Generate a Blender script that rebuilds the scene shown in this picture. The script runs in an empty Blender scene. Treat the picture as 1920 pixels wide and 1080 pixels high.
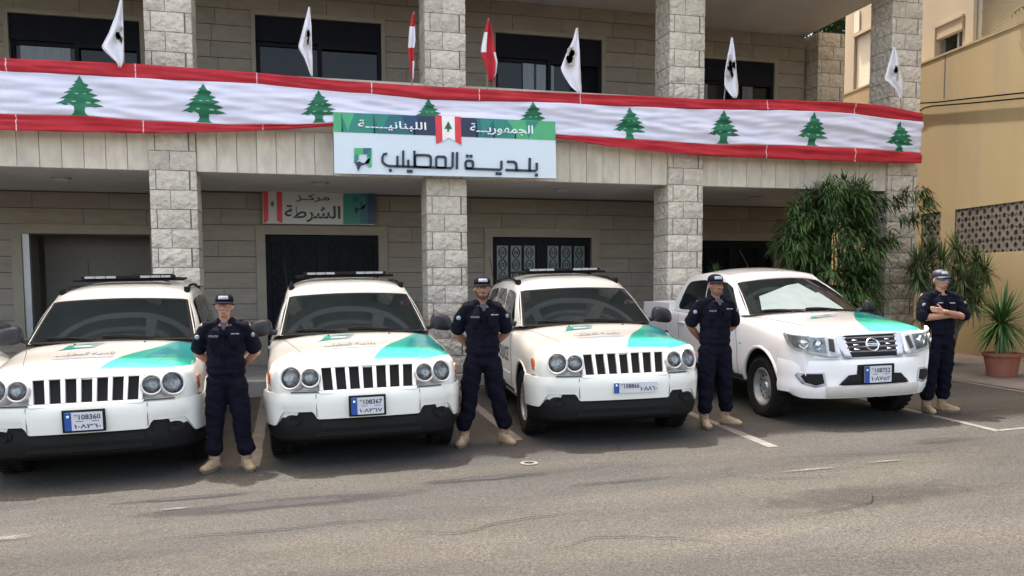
import bpy, bmesh, math, random
import numpy as np
from mathutils import Vector, Matrix, noise
from mathutils.bvhtree import BVHTree
from mathutils.geometry import tessellate_polygon

random.seed(7)
S = bpy.context.scene
C = S.collection
R = math.radians

# ---------------------------------------------------------------- camera
F_PX, CX, CY, CAM_H = 1550.0, 960.0, 650.0, 1.70
_v = np.array([(1060 - CX) / F_PX, (21900 - CY) / F_PX, 1.0])
_up = -_v / np.linalg.norm(_v)
_fw = np.array([0, 0, 1.0]); _fw = _fw - _up * _fw.dot(_up); _fw /= np.linalg.norm(_fw)
_rt = np.cross(_fw, _up)
if _rt[0] < 0: _rt = -_rt
_y = R(14.5)
_B = np.stack([_rt * math.cos(_y) + _fw * math.sin(_y), -_rt * math.sin(_y) + _fw * math.cos(_y), _up], 1)
def ray(u, v): return _B.T @ np.array([(u - CX) / F_PX, (v - CY) / F_PX, 1.0])
def at(u, v, Y):                      # point of the photograph's pixel on the vertical plane y = Y
    d = ray(u, v); p = d * Y / d[1]; return Vector((p[0], Y, p[2] + CAM_H))
cd = bpy.data.cameras.new('camera'); cam = bpy.data.objects.new('camera', cd); C.objects.link(cam)
_r, _u, _b = _B.T @ [1, 0, 0], _B.T @ [0, -1, 0], _B.T @ [0, 0, -1]
cam.matrix_world = Matrix(((_r[0], _u[0], _b[0], 0), (_r[1], _u[1], _b[1], 0), (_r[2], _u[2], _b[2], CAM_H), (0, 0, 0, 1)))
cd.sensor_width = 36; cd.lens = F_PX / 1920 * 36
cd.shift_y = (CY - 540) / 1920
cd.clip_end = 2000; cd.clip_start = 0.05
S.camera = cam

# ---------------------------------------------------------------- world, sun, exposure
SUN_EL, SUN_AZ = R(69), R(-18)         # sun stands behind the building; azimuth from +Y
w = bpy.data.worlds.new('World'); S.world = w; w.use_nodes = True
nt = w.node_tree; bg = nt.nodes['Background']
sk = nt.nodes.new('ShaderNodeTexSky'); sk.sky_type = 'NISHITA'; sk.sun_disc = False
sk.sun_elevation = SUN_EL; sk.sun_rotation = SUN_AZ
sk.air_density = 0.75; sk.dust_density = 4.0; sk.ozone_density = 0.4
tint = nt.nodes.new('ShaderNodeMixRGB'); tint.blend_type = 'MULTIPLY'; tint.inputs[0].default_value = 1; tint.inputs[2].default_value = (1.16, 1.0, .80, 1)
nt.links.new(sk.outputs[0], tint.inputs[1]); nt.links.new(tint.outputs[0], bg.inputs[0]); bg.inputs[1].default_value = 0.15
sl = bpy.data.lights.new('sun', 'SUN'); sl.energy = 2.0; sl.angle = R(1.2); sl.color = (1, 0.95, 0.88)
so = bpy.data.objects.new('sun', sl); C.objects.link(so)
sd = Vector((math.sin(SUN_AZ) * math.cos(SUN_EL), math.cos(SUN_AZ) * math.cos(SUN_EL), math.sin(SUN_EL)))
so.rotation_euler = sd.to_track_quat('Z', 'Y').to_euler(); so.location = (0, 20, 40)
S.view_settings.view_transform = 'Standard'; S.view_settings.look = 'None'
S.view_settings.gamma = 1; S.view_settings.use_curve_mapping = False
S.view_settings.exposure = 2.55
S.cycles.max_bounces = 8

# ---------------------------------------------------------------- object helpers
def link(o, parent=None):
    C.objects.link(o)
    if parent is not None: o.parent = parent
    return o
def tag(o, label=None, cat=None, group=None, kind=None):
    if label: o['label'] = label
    if cat: o['category'] = cat
    if group: o['group'] = group
    if kind: o['kind'] = kind
    return o
def thing(name, label, cat, loc=(0, 0, 0), rot=(0, 0, 0), group=None):
    o = bpy.data.objects.new(name, None); link(o); o.location = loc; o.rotation_euler = rot
    o.empty_display_size = .2
    return tag(o, label, cat, group)
def copy_tree(o, parent=None):
    c = o.copy(); C.objects.link(c)
    if parent is not None: c.parent = parent
    for ch in list(o.children): copy_tree(ch, c)
    return c
def smooth(me, ang=40):
    me.polygons.foreach_set('use_smooth', [True] * len(me.polygons))
    if ang < 180: me.set_sharp_from_angle(angle=R(ang))
def make(name, verts, faces, mat, parent=None, sm=None, loc=None):
    me = bpy.data.meshes.new(name); me.from_pydata([tuple(v) for v in verts], [], faces); me.update()
    for m in (mat if isinstance(mat, list) else [mat]): me.materials.append(m)
    if sm: smooth(me, sm)
    o = bpy.data.objects.new(name, me); link(o, parent)
    if loc is not None: o.location = loc
    return o
def fix_normals(me):
    bm = bmesh.new(); bm.from_mesh(me); bmesh.ops.recalc_face_normals(bm, faces=bm.faces); bm.to_mesh(me); bm.free()
class MB:
    def __init__(s): s.v = []; s.f = []
    def add(s, vs, fs):
        n = len(s.v); s.v += [tuple(v) for v in vs]; s.f += [tuple(i + n for i in f) for f in fs]; return s
    def box(s, x0, x1, y0, y1, z0, z1):
        return s.add([(x0, y0, z0), (x1, y0, z0), (x1, y1, z0), (x0, y1, z0), (x0, y0, z1), (x1, y0, z1), (x1, y1, z1), (x0, y1, z1)],
                     [(0, 3, 2, 1), (4, 5, 6, 7), (0, 1, 5, 4), (1, 2, 6, 5), (2, 3, 7, 6), (3, 0, 4, 7)])
    def bbox(s, x0, x1, y0, y1, z0, z1, b=.01):          # box with chamfered edges
        bm = bmesh.new(); bmesh.ops.create_cube(bm, size=1)
        for v in bm.verts: v.co = Vector(((x0 + x1) / 2 + v.co.x * (x1 - x0), (y0 + y1) / 2 + v.co.y * (y1 - y0), (z0 + z1) / 2 + v.co.z * (z1 - z0)))
        bmesh.ops.bevel(bm, geom=bm.edges[:], offset=b, segments=2, affect='EDGES', profile=.5)
        bm.verts.index_update(); r = s.add([v.co[:] for v in bm.verts], [[v.index for v in f.verts] for f in bm.faces]); bm.free(); return r
    def tube(s, pts, r, n=8, caps=True):
        pts = [Vector(p) for p in pts]; rr = r if isinstance(r, (list, tuple)) else [r] * len(pts)
        rings = []; a0 = None
        for i, p in enumerate(pts):
            t = (pts[min(i + 1, len(pts) - 1)] - pts[max(i - 1, 0)]).normalized()
            if a0 is None: a0 = t.orthogonal().normalized()
            a0 = (a0 - t * a0.dot(t)).normalized(); b0 = t.cross(a0)
            rings.append([p + (a0 * math.cos(2 * math.pi * k / n) + b0 * math.sin(2 * math.pi * k / n)) * rr[i] for k in range(n)])
        vs = [v for g in rings for v in g]; fs = []
        for i in range(len(pts) - 1):
            for k in range(n): fs.append((i * n + k, i * n + (k + 1) % n, (i + 1) * n + (k + 1) % n, (i + 1) * n + k))
        if caps: fs += [tuple(range(n - 1, -1, -1)), tuple(range((len(pts) - 1) * n, len(pts) * n))]
        return s.add(vs, fs)
    def lathe(s, prof, n=24, M=None):                     # prof: (r, h) revolved about +Z, placed by M
        M = M or Matrix(); vs = []; fs = []
        for r, h in prof:
            for k in range(n): vs.append(M @ Vector((r * math.cos(2 * math.pi * k / n), r * math.sin(2 * math.pi * k / n), h)))
        for i in range(len(prof) - 1):
            for k in range(n): fs.append((i * n + k, i * n + (k + 1) % n, (i + 1) * n + (k + 1) % n, (i + 1) * n + k))
        return s.add(vs, fs)
    def prism(s, poly, y0, y1):                           # poly in (x, z), extruded along y
        n = len(poly); vs = [(p[0], y0, p[1]) for p in poly] + [(p[0], y1, p[1]) for p in poly]
        tris = tessellate_polygon([[Vector((p[0], p[1], 0)) for p in poly]])
        fs = [tuple(t) for t in tris] + [(t[2] + n, t[1] + n, t[0] + n) for t in tris]
        fs += [(i, i + n, (i + 1) % n + n, (i + 1) % n) for i in range(n)]
        return s.add(vs, fs)
    def ball(s, c, r, nu=14, nv=9, rot=None):
        c = Vector(c); r = Vector(r if isinstance(r, (list, tuple)) else (r, r, r)); vs = []; fs = []
        for j in range(nv + 1):
            th = math.pi * j / nv
            for i in range(nu):
                ph = 2 * math.pi * i / nu; p = Vector((math.sin(th) * math.cos(ph) * r.x, math.sin(th) * math.sin(ph) * r.y, math.cos(th) * r.z))
                if rot is not None: p = rot @ p
                vs.append(c + p)
        for j in range(nv):
            for i in range(nu): fs.append((j * nu + i, j * nu + (i + 1) % nu, (j + 1) * nu + (i + 1) % nu, (j + 1) * nu + i))
        return s.add(vs, fs)
    def build(s, name, mat, parent=None, sm=None, loc=None, fix=False):
        o = make(name, s.v, s.f, mat, parent, None, loc)
        if fix: fix_normals(o.data)
        if sm: smooth(o.data, sm)
        return o
def evaluated(o):
    dg = bpy.context.evaluated_depsgraph_get(); dg.update()
    return bpy.data.meshes.new_from_object(o.evaluated_get(dg))
def grid_faces(nu, nv):
    return [(j * nu + i, j * nu + i + 1, (j + 1) * nu + i + 1, (j + 1) * nu + i) for j in range(nv - 1) for i in range(nu - 1)]

# ---------------------------------------------------------------- materials
def mat(name, c1, c2=None, rough=.6, metal=0, scale=6, detail=6, bump=0, bscale=None, coat=0, spec=.5, rnd=0, stretch=(1, 1, 1), c3=None, s3=.6, bdist=.02):
    m = bpy.data.materials.new(name); m.use_nodes = True; n = m.node_tree; P = n.nodes['Principled BSDF']
    P.inputs['Roughness'].default_value = rough; P.inputs['Metallic'].default_value = metal
    P.inputs['Specular IOR Level'].default_value = spec
    if coat: P.inputs['Coat Weight'].default_value = coat; P.inputs['Coat Roughness'].default_value = .04
    tc = n.nodes.new('ShaderNodeTexCoord'); mp = n.nodes.new('ShaderNodeMapping'); mp.inputs['Scale'].default_value = stretch
    n.links.new(tc.outputs['Object'], mp.inputs[0]); vec = mp.outputs[0]
    if rnd:
        oi = n.nodes.new('ShaderNodeObjectInfo'); va = n.nodes.new('ShaderNodeVectorMath'); va.operation = 'ADD'
        ml = n.nodes.new('ShaderNodeMath'); ml.operation = 'MULTIPLY'; ml.inputs[1].default_value = 37
        n.links.new(oi.outputs['Random'], ml.inputs[0]); n.links.new(mp.outputs[0], va.inputs[0]); n.links.new(ml.outputs[0], va.inputs[1]); vec = va.outputs[0]
    c2 = c2 or tuple(min(1, x * 1.12) for x in c1)
    nz = n.nodes.new('ShaderNodeTexNoise'); nz.inputs['Scale'].default_value = scale; nz.inputs['Detail'].default_value = detail
    n.links.new(vec, nz.inputs['Vector'])
    cr = n.nodes.new('ShaderNodeValToRGB'); cr.color_ramp.elements[0].position = .32; cr.color_ramp.elements[1].position = .68
    cr.color_ramp.elements[0].color = (*c1, 1); cr.color_ramp.elements[1].color = (*c2, 1)
    n.links.new(nz.outputs[0], cr.inputs[0]); col = cr.outputs[0]
    if c3 is not None:
        n3 = n.nodes.new('ShaderNodeTexNoise'); n3.inputs['Scale'].default_value = s3; n3.inputs['Detail'].default_value = 5
        n.links.new(vec, n3.inputs['Vector']); r3 = n.nodes.new('ShaderNodeValToRGB'); r3.color_ramp.elements[0].position = .5; r3.color_ramp.elements[1].position = .72
        n.links.new(n3.outputs[0], r3.inputs[0]); mx = n.nodes.new('ShaderNodeMixRGB'); mx.inputs[2].default_value = (*c3, 1)
        n.links.new(r3.outputs[0], mx.inputs[0]); n.links.new(col, mx.inputs[1]); col = mx.outputs[0]
    if rnd:
        hs = n.nodes.new('ShaderNodeHueSaturation'); mr = n.nodes.new('ShaderNodeMapRange')
        mr.inputs['To Min'].default_value = 1 - rnd; mr.inputs['To Max'].default_value = 1 + rnd
        n.links.new(oi.outputs['Random'], mr.inputs[0]); n.links.new(mr.outputs[0], hs.inputs['Value']); n.links.new(col, hs.inputs['Color']); col = hs.outputs[0]
    n.links.new(col, P.inputs['Base Color'])
    if bump:
        b = n.nodes.new('ShaderNodeBump'); b.inputs['Strength'].default_value = bump; b.inputs['Distance'].default_value = bdist
        nb = n.nodes.new('ShaderNodeTexNoise'); nb.inputs['Scale'].default_value = bscale or scale * 4; nb.inputs['Detail'].default_value = 8
        n.links.new(vec, nb.inputs['Vector']); n.links.new(nb.outputs[0], b.inputs['Height']); n.links.new(b.outputs[0], P.inputs['Normal'])
    return m
stone_m = mat('split_stone', (.54, .485, .395), (.67, .605, .50), .9, scale=10, detail=9, bump=1, bscale=12, rnd=.10, bdist=.085)
mortar_m = mat('mortar', (.15, .135, .115), rough=.95, scale=12)
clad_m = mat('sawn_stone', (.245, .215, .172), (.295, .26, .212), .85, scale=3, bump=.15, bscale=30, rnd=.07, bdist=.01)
panel_m = mat('fascia_stone', (.55, .49, .39), (.65, .585, .475), .85, scale=2.2, bump=.15, bscale=30, rnd=.06, c3=(.47, .425, .355), s3=1.6, bdist=.01)
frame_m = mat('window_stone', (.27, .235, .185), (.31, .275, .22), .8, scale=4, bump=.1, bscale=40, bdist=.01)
joint_m = mat('dark_joint', (.09, .08, .07), rough=.95)
plaster_m = mat('soffit_plaster', (.52, .50, .47), (.58, .56, .53), .9, scale=1.5, c3=(.46, .44, .41), s3=.8, bump=.05, bscale=60)
floor_m = mat('porch_tiles', (.26, .24, .21), (.32, .30, .265), .7, scale=2)
kerb_m = mat('kerb_concrete', (.34, .325, .30), (.42, .40, .37), .9, scale=5, bump=.3, bscale=40)
iron_m = mat('dark_iron', (.006, .007, .010), (.010, .011, .015), .6, scale=8, spec=.15)
roller_m = mat('roller_box', (.008, .009, .015), (.011, .012, .02), .7, spec=.15)
winglass_m = mat('window_glass', (.008, .009, .012), (.012, .014, .018), .08, spec=.22, scale=2)
glass_m = mat('dark_glass', (.004, .008, .009), (.012, .018, .020), .04, spec=.5, scale=1.5)
curtain_m = mat('curtained_glass', (.10, .11, .125), (.14, .15, .165), .12, scale=2, stretch=(8, 1, 1))
frost_m = mat('frosted_glass', (.10, .13, .125), (.15, .185, .175), .3, scale=10)
dark_room_m = mat('dark_room', (.17, .16, .145), rough=.9)
alu_m = mat('aluminium', (.35, .36, .37), rough=.4, metal=.6)
red_m = mat('red_cloth', (.38, .010, .020), (.50, .018, .030), .75, scale=2.5, stretch=(1, 1, 3))
white_m = mat('white_cloth', (.62, .62, .73), (.68, .68, .78), .8, scale=2)
green_m = mat('cedar_green', (.008, .12, .055), (.012, .16, .075), .75, scale=6)
stitch_m = mat('stitching', (.7, .45, .45), rough=.8)
flag_m = mat('flag_white', (.72, .71, .76), (.78, .77, .82), .8, scale=4)
crest_m = mat('crest_print', (.28, .28, .26), (.46, .43, .37), .8, scale=30)
pole_m = mat('pole_wood', (.35, .27, .2), rough=.6)
sign_m = mat('sign_panel', (.60, .68, .73), (.63, .71, .76), .35, scale=1)
sign2_m = mat('sign_panel_grey', (.50, .50, .47), (.55, .55, .52), .4, scale=1)
ink_m = mat('navy_letter', (.008, .016, .035), rough=.4)
signwhite_m = mat('white_letter', (.75, .8, .8), rough=.5)
sg_red = mat('sign_red', (.62, .03, .045), rough=.45)
sg_white = mat('sign_white', (.78, .76, .72), rough=.45)
teals = [mat('sign_green', (.06, .36, .15), rough=.4), mat('sign_teal', (.012, .20, .15), rough=.4), mat('sign_petrol', (.008, .115, .15), rough=.4),
         mat('sign_blue', (.008, .045, .115), rough=.4), mat('sign_navy', (.008, .018, .06), rough=.4)]
paint_m = mat('cream_white_paint', (.78, .785, .72), (.81, .815, .75), .28, coat=1, scale=1.2)
paint2_m = mat('white_paint', (.80, .80, .79), (.82, .82, .81), .25, coat=1, scale=1.2)
silver_m = mat('grey_white_bumper', (.74, .73, .69), (.77, .76, .72), .4, coat=.5)
plastic_m = mat('black_plastic', (.0045, .0045, .005), (.007, .007, .0075), .6, scale=20, spec=.2)
mirror_m = mat('mirror_plastic', (.014, .015, .019), (.018, .019, .024), .4, spec=.35)
rubber_m = mat('tyre_rubber', (.006, .006, .006), (.012, .0115, .011), .85, scale=14, spec=.2)
alloy_m = mat('alloy_wheel', (.45, .45, .46), (.52, .52, .53), .35, metal=.8)
steel_m = mat('steel_wheel', (.36, .37, .38), (.42, .43, .44), .4, metal=.7)
chrome_m = mat('chrome', (.75, .76, .78), rough=.12, metal=1)
vpanel_m = mat('silver_trim', (.42, .46, .52), rough=.3, metal=.4)
lampdark_m = mat('lamp_depth', (.06, .065, .07), (.34, .35, .36), .15, metal=.5, scale=9)
lampbowl_m = mat('lamp_reflector', (.10, .10, .10), (.42, .42, .41), .25, metal=.5, scale=22)
lampface_m = mat('lamp_housing', (.55, .55, .54), (.62, .62, .61), .35, metal=.2)
amber_m = mat('amber_lens', (.55, .10, .015), (.65, .14, .03), .15, coat=1)
hole_m = mat('black_void', (.004, .004, .004), rough=.9)
teal_m = mat('teal_vinyl', (.012, .40, .30), (.02, .46, .36), .3, coat=1, scale=1)
teal2_m = mat('deep_teal_vinyl', (.010, .27, .29), (.012, .33, .34), .3, coat=1, scale=1)
greyink_m = mat('grey_blue_print', (.22, .27, .33), rough=.5)
blackink_m = mat('black_print', (.02, .022, .028), rough=.5)
plateblue_m = mat('plate_blue', (.008, .06, .26), rough=.4)
plate_m = mat('plate_white', (.50, .51, .54), rough=.4)
seam_m = mat('panel_gap', (.09, .088, .08), rough=.8)
dim_m = mat('grey_badge', (.20, .21, .23), rough=.7)
strip_m = mat('led_strip', (.26, .265, .265), (.38, .38, .38), .3, scale=60)
navy_m = mat('navy_uniform', (.0034, .0038, .0085), (.0055, .006, .013), .9, scale=9, bump=.25, bscale=60, bdist=.01, spec=.1)
navy2_m = mat('navy_trim', (.008, .009, .018), rough=.7)
boot_m = mat('tan_suede', (.24, .175, .105), (.32, .24, .155), .9, scale=18, bump=.2, bscale=60)
sole_m = mat('boot_sole', (.13, .095, .06), rough=.9)
skin_m = mat('skin', (.25, .115, .072), (.31, .15, .098), .5, scale=14)
skin2_m = mat('skin_lighter', (.31, .15, .10), (.37, .19, .13), .5, scale=14)
hair_m = mat('dark_hair', (.015, .011, .009), (.03, .022, .018), .7, scale=60)
lip_m = mat('lips', (.28, .09, .07), rough=.5)
eye_m = mat('eye_white', (.55, .52, .5), rough=.2)
iris_m = mat('iris', (.02, .012, .008), rough=.2)
capwhite_m = mat('cap_print', (.24, .25, .29), rough=.7)
capblue_m = mat('cap_blue', (.006, .009, .026), rough=.6)
shades_m = mat('blue_mirror_lens', (.02, .10, .45), rough=.06, metal=.6)
tee_m = mat('grey_undershirt', (.05, .055, .075), rough=.9)
yellow_m = mat('yellow_render', (.33, .245, .118), (.38, .285, .148), .9, scale=.9, stretch=(1, 1, .2), c3=(.265, .21, .13), s3=1.1, bump=.12, bscale=25)
beige_m = mat('beige_render', (.36, .30, .22), (.41, .345, .25), .9, scale=.8, stretch=(1, 1, .3), c3=(.31, .26, .20), s3=.7, bump=.1, bscale=25)
block_m = mat('screen_block', (.115, .095, .072), (.155, .125, .098), .9, scale=7, rnd=.10, bump=.3, bscale=40)
shutter_m = mat('cream_shutter', (.50, .46, .37), (.54, .50, .41), .6, scale=2)
leafy_m = mat('bamboo_leaf', (.014, .042, .014), (.085, .150, .040), .6, scale=1.7, detail=3, spec=.3)
yucca_m = mat('yucca_leaf', (.035, .085, .022), (.08, .155, .04), .5, scale=4, spec=.35)
yucca2_m = mat('dusty_leaf', (.055, .085, .03), (.12, .16, .06), .6, scale=4, spec=.3)
dkleaf_m = mat('dark_leaf', (.018, .045, .018), (.035, .075, .028), .6, scale=2)
bark_m = mat('bark', (.12, .095, .07), (.18, .145, .11), .95, scale=14, bump=.6, bscale=40)
terra_m = mat('terracotta', (.22, .075, .045), (.27, .10, .065), .8, scale=5, bump=.1)
soil_m = mat('soil', (.05, .035, .025), rough=1)
line_m = mat('worn_road_paint', (.095, .092, .086), (.145, .14, .13), .8, scale=10, detail=10, c3=(.08, .075, .07), s3=7)
blotch_m = None
cable_m = mat('black_cable', (.012, .010, .008), rough=1, spec=0)

def glass_cover():
    m = bpy.data.materials.new('clear_lens'); m.use_nodes = True; n = m.node_tree
    for x in list(n.nodes): n.nodes.remove(x)
    o = n.nodes.new('ShaderNodeOutputMaterial'); mx = n.nodes.new('ShaderNodeMixShader'); t = n.nodes.new('ShaderNodeBsdfTransparent')
    g = n.nodes.new('ShaderNodeBsdfGlossy'); g.inputs['Roughness'].default_value = .03; fr = n.nodes.new('ShaderNodeFresnel'); fr.inputs[0].default_value = 1.5
    t.inputs[0].default_value = (.9, .92, .93, 1)
    n.links.new(fr.outputs[0], mx.inputs[0]); n.links.new(t.outputs[0], mx.inputs[1]); n.links.new(g.outputs[0], mx.inputs[2]); n.links.new(mx.outputs[0], o.inputs[0]); return m
lens_m = glass_cover()

def asphalt():
    m = bpy.data.materials.new('asphalt'); m.use_nodes = True; n = m.node_tree; P = n.nodes['Principled BSDF']; L = n.links.new
    P.inputs['Roughness'].default_value = .92; P.inputs['Specular IOR Level'].default_value = .25
    tc = n.nodes.new('ShaderNodeTexCoord')
    def nz(scale, det, st=(1, 1, 1), rot=0):
        mp = n.nodes.new('ShaderNodeMapping'); mp.inputs['Scale'].default_value = st; mp.inputs['Rotation'].default_value = (0, 0, rot)
        t = n.nodes.new('ShaderNodeTexNoise'); t.inputs['Scale'].default_value = scale; t.inputs['Detail'].default_value = det
        L(tc.outputs['Object'], mp.inputs[0]); L(mp.outputs[0], t.inputs['Vector']); return t.outputs[0]
    def ramp(s, a, b, ca, cb):
        r = n.nodes.new('ShaderNodeValToRGB'); r.color_ramp.elements[0].position = a; r.color_ramp.elements[1].position = b
        r.color_ramp.elements[0].color = (*ca, 1); r.color_ramp.elements[1].color = (*cb, 1); L(s, r.inputs[0]); return r.outputs[0]
    def mul(a, b, f=1):
        x = n.nodes.new('ShaderNodeMixRGB'); x.blend_type = 'MULTIPLY'; x.inputs[0].default_value = f; L(a, x.inputs[1]); L(b, x.inputs[2]); return x.outputs[0]
    base = ramp(nz(.45, 8, (.35, 1.3, 1), R(4)), .36, .66, (.0385, .038, .0355), (.062, .061, .057))
    pat = ramp(nz(.8, 6, (.3, 1.6, 1), R(5)), .40, .62, (.70, .72, .76), (1.04, 1.02, .98))
    spk = ramp(nz(38, 4), .30, .72, (.72, .72, .72), (1.30, 1.29, 1.27))
    spk2 = ramp(nz(95, 2), .38, .66, (.6, .6, .6), (1.45, 1.44, 1.42))
    crk = ramp(nz(2.2, 12, (.5, 1.4, 1)), .495, .503, (1, 1, 1), (1, 1, 1))
    c = mul(mul(mul(base, pat), spk), spk2)
    L(c, P.inputs['Base Color'])
    b = n.nodes.new('ShaderNodeBump'); b.inputs['Strength'].default_value = .5; b.inputs['Distance'].default_value = .012
    L(nz(70, 5), b.inputs['Height']); L(b.outputs[0], P.inputs['Normal']); return m
asphalt_m = asphalt()
def worn(name, c1, c2, soft, nscale, thr):
    m = mat(name, c1, c2, .9, scale=40, bump=.3, bscale=80); n = m.node_tree; L = n.links.new; P = n.nodes['Principled BSDF']; out = n.nodes['Material Output']
    tc = n.nodes.new('ShaderNodeTexCoord'); g = n.nodes.new('ShaderNodeMapping'); g.inputs['Location'].default_value = (-1, -1, 0); g.inputs['Scale'].default_value = (2, 2, 0); L(tc.outputs['Generated'], g.inputs[0])
    ln = n.nodes.new('ShaderNodeVectorMath'); ln.operation = 'LENGTH'; L(g.outputs[0], ln.inputs[0]); iv = n.nodes.new('ShaderNodeMapRange'); iv.inputs['From Min'].default_value = 1.0; iv.inputs['From Max'].default_value = soft; L(ln.outputs['Value'], iv.inputs[0])
    nz = n.nodes.new('ShaderNodeTexNoise'); nz.inputs['Scale'].default_value = nscale; nz.inputs['Detail'].default_value = 12; nz.inputs['Roughness'].default_value = .7; L(tc.outputs['Object'], nz.inputs['Vector'])
    ad = n.nodes.new('ShaderNodeMath'); ad.operation = 'ADD'; L(iv.outputs[0], ad.inputs[0]); L(nz.outputs[0], ad.inputs[1])
    mr = n.nodes.new('ShaderNodeMapRange'); mr.inputs['From Min'].default_value = thr; mr.inputs['From Max'].default_value = thr + .7; P.inputs['Specular IOR Level'].default_value = .15; L(ad.outputs[0], mr.inputs[0])
    tr = n.nodes.new('ShaderNodeBsdfTransparent'); mx = n.nodes.new('ShaderNodeMixShader'); L(mr.outputs[0], mx.inputs[0]); L(tr.outputs[0], mx.inputs[1]); L(P.outputs[0], mx.inputs[2]); L(mx.outputs[0], out.inputs[0]); return m
patch_m = worn('tar_patch', (.026, .0265, .028), (.040, .040, .042), .2, 3, .75)
blotch_m = worn('faded_paint', (.10, .096, .088), (.15, .145, .135), .1, 16, 1.0)
stain_m = worn('oil_stain', (.035, .034, .032), (.048, .0465, .0435), .0, 5, .95)
crack_m = mat('crack_shadow', (.014, .013, .012), rough=1, spec=0)
paving_m = mat('old_paving', (.10, .09, .08), (.14, .125, .11), .9, scale=3, bump=.3, bscale=40, c3=(.075, .07, .06), s3=1)

# ---------------------------------------------------------------- ground
def gz(x, y): return .018 * max(-9, min(16, x)) + .012 * (max(-6, min(19, y)) - 8)
xs = [-60, -30, -15, -9] + list(range(-8, 17)) + [25, 40, 70]; ys = [-60, -30, -12, -6] + list(range(-5, 20)) + [30, 50, 90]
ground = make('asphalt_ground', [(x, y, gz(x, y)) for y in ys for x in xs], grid_faces(len(xs), len(ys)), asphalt_m, sm=60)
tag(ground, kind='structure')
def strip(pts, wd, name, m, parent=None, dz=.004, seg=.5, jit=0):
    vs = []; fs = []
    P = [Vector(p) for p in pts]; L = []
    for a, b in zip(P[:-1], P[1:]):
        k = max(1, int((b - a).length / seg)); L += [a.lerp(b, i / k) for i in range(k)]
    L.append(P[-1])
    for i, p in enumerate(L):
        t = (L[min(i + 1, len(L) - 1)] - L[max(0, i - 1)]).normalized(); n_ = Vector((-t.y, t.x)); ww = wd / 2 * (1 + random.uniform(-jit, jit))
        for s_ in (-1, 1):
            q = p + n_ * ww * s_ ; vs.append((q.x, q.y, gz(q.x, q.y) + dz))
    fs = [(2 * i, 2 * i + 1, 2 * i + 3, 2 * i + 2) for i in range(len(L) - 1)]
    return make(name, vs, fs, m, parent)
for k, (pts, wd) in enumerate([([(-.50, 12.95), (-.45, 8.15)], .13), ([(2.36, 12.95), (2.26, 8.5)], .12), ([(4.95, 12.9), (4.6, 7.3)], .11),
                               ([(7.55, 12.9), (7.27, 7.2)], .10), ([(7.27, 7.24), (8.6, 7.29)], .07), ([(9.95, 12.9), (9.8, 9.0)], .10)]):
    tag(strip(pts, wd, 'parking_line', line_m, jit=.12, seg=.25), kind='structure')
def blot(name, m, outline, dz=.004, n_=40):
    vs = [(x, y, gz(x, y) + dz) for x, y in outline]
    tr = tessellate_polygon([[Vector((x, y, 0)) for x, y in outline]])
    o = make(name, vs, [tuple(t) for t in tr], m); fix_normals(o.data); return tag(o, kind='structure')
def ragged(cx, cy, a, b, rot, n_=46, j=.22, seed=0):
    random.seed(seed); o = []
    for k in range(n_):
        t = 2 * math.pi * k / n_; r = 1 + j * (noise.noise(Vector((math.cos(t) * 2.2, math.sin(t) * 2.2, seed))) * 1.6 + random.uniform(-.3, .3) * .5)
        x, y = a * r * math.cos(t), b * r * math.sin(t); o.append((cx + x * math.cos(rot) - y * math.sin(rot), cy + x * math.sin(rot) + y * math.cos(rot)))
    return o
blot('tar_patch', patch_m, ragged(-.25, 6.72, 1.5, .22, R(1), seed=3, j=.1))
blot('tar_patch', patch_m, ragged(-.9, 7.15, .8, .10, R(0), seed=5, j=.1), .005)
blot('tar_patch', patch_m, ragged(1.6, 7.0, .8, .12, R(2), seed=9, j=.1), .005)
blot('faded_paint_mark', blotch_m, ragged(-2.05, 6.42, .42, .14, R(8), seed=11, j=.2), .009)
blot('faded_paint_mark', blotch_m, ragged(-.95, 6.82, .22, .07, R(6), seed=12, j=.2), .010)
blot('faded_paint_mark', blotch_m, ragged(4.35, 6.35, .62, .06, R(3), seed=13, j=.2), .009)
blot('faded_paint_mark', blotch_m, ragged(5.2, 6.4, .35, .06, R(0), seed=14, j=.2), .010)
random.seed(8)
for q, (cx, cy, a, b, rot) in enumerate(((4.3, 5.5, 1.7, .5, .1), (.9, 9.6, .5, .4, 0), (3.6, 9.9, .4, .5, 0), (6.4, 7.0, .8, .25, .1), (2.6, 6.5, .9, .14, .05))):
    blot('oil_stain', stain_m, ragged(cx, cy, a, b, rot, seed=40 + q, j=.2), .006 + .0007 * q)
def crack(p, a, n_, st, nm='road_crack'):
    x, y = p; pts = [(x, y)]; ws = []
    for k in range(n_): a += random.uniform(-.45, .45); x += st * math.cos(a); y += st * math.sin(a) * .8; pts.append((x, y))
    vs = []; 
    for i, (x, y) in enumerate(pts):
        wd = .0035 * (1 - abs(2 * i / n_ - 1) ** 2) + .001; vs += [(x, y - wd, gz(x, y) + .0135), (x, y + wd, gz(x, y) + .0135)]
    tag(make(nm, vs, [(2 * i, 2 * i + 2, 2 * i + 3, 2 * i + 1) for i in range(n_)], crack_m), kind='structure')
random.seed(77)
for px_, a, n_ in (((-1.2, 6.0), .1, 26), ((.6, 5.7), -.2, 22), ((2.9, 6.9), .15, 30), ((1.5, 5.0), .6, 20), ((4.6, 5.9), 2.6, 24), ((3.3, 5.2), .0, 26), ((-.3, 7.4), .05, 20), ((6.2, 6.6), 2.9, 22)): crack(px_, a, n_, .075)
random.seed(8)
t = thing('drain_cover', 'small pale round pipe collar with a dark hole in the asphalt', 'drain cover', (2.08, 7.42, gz(2.08, 7.42)))
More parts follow.
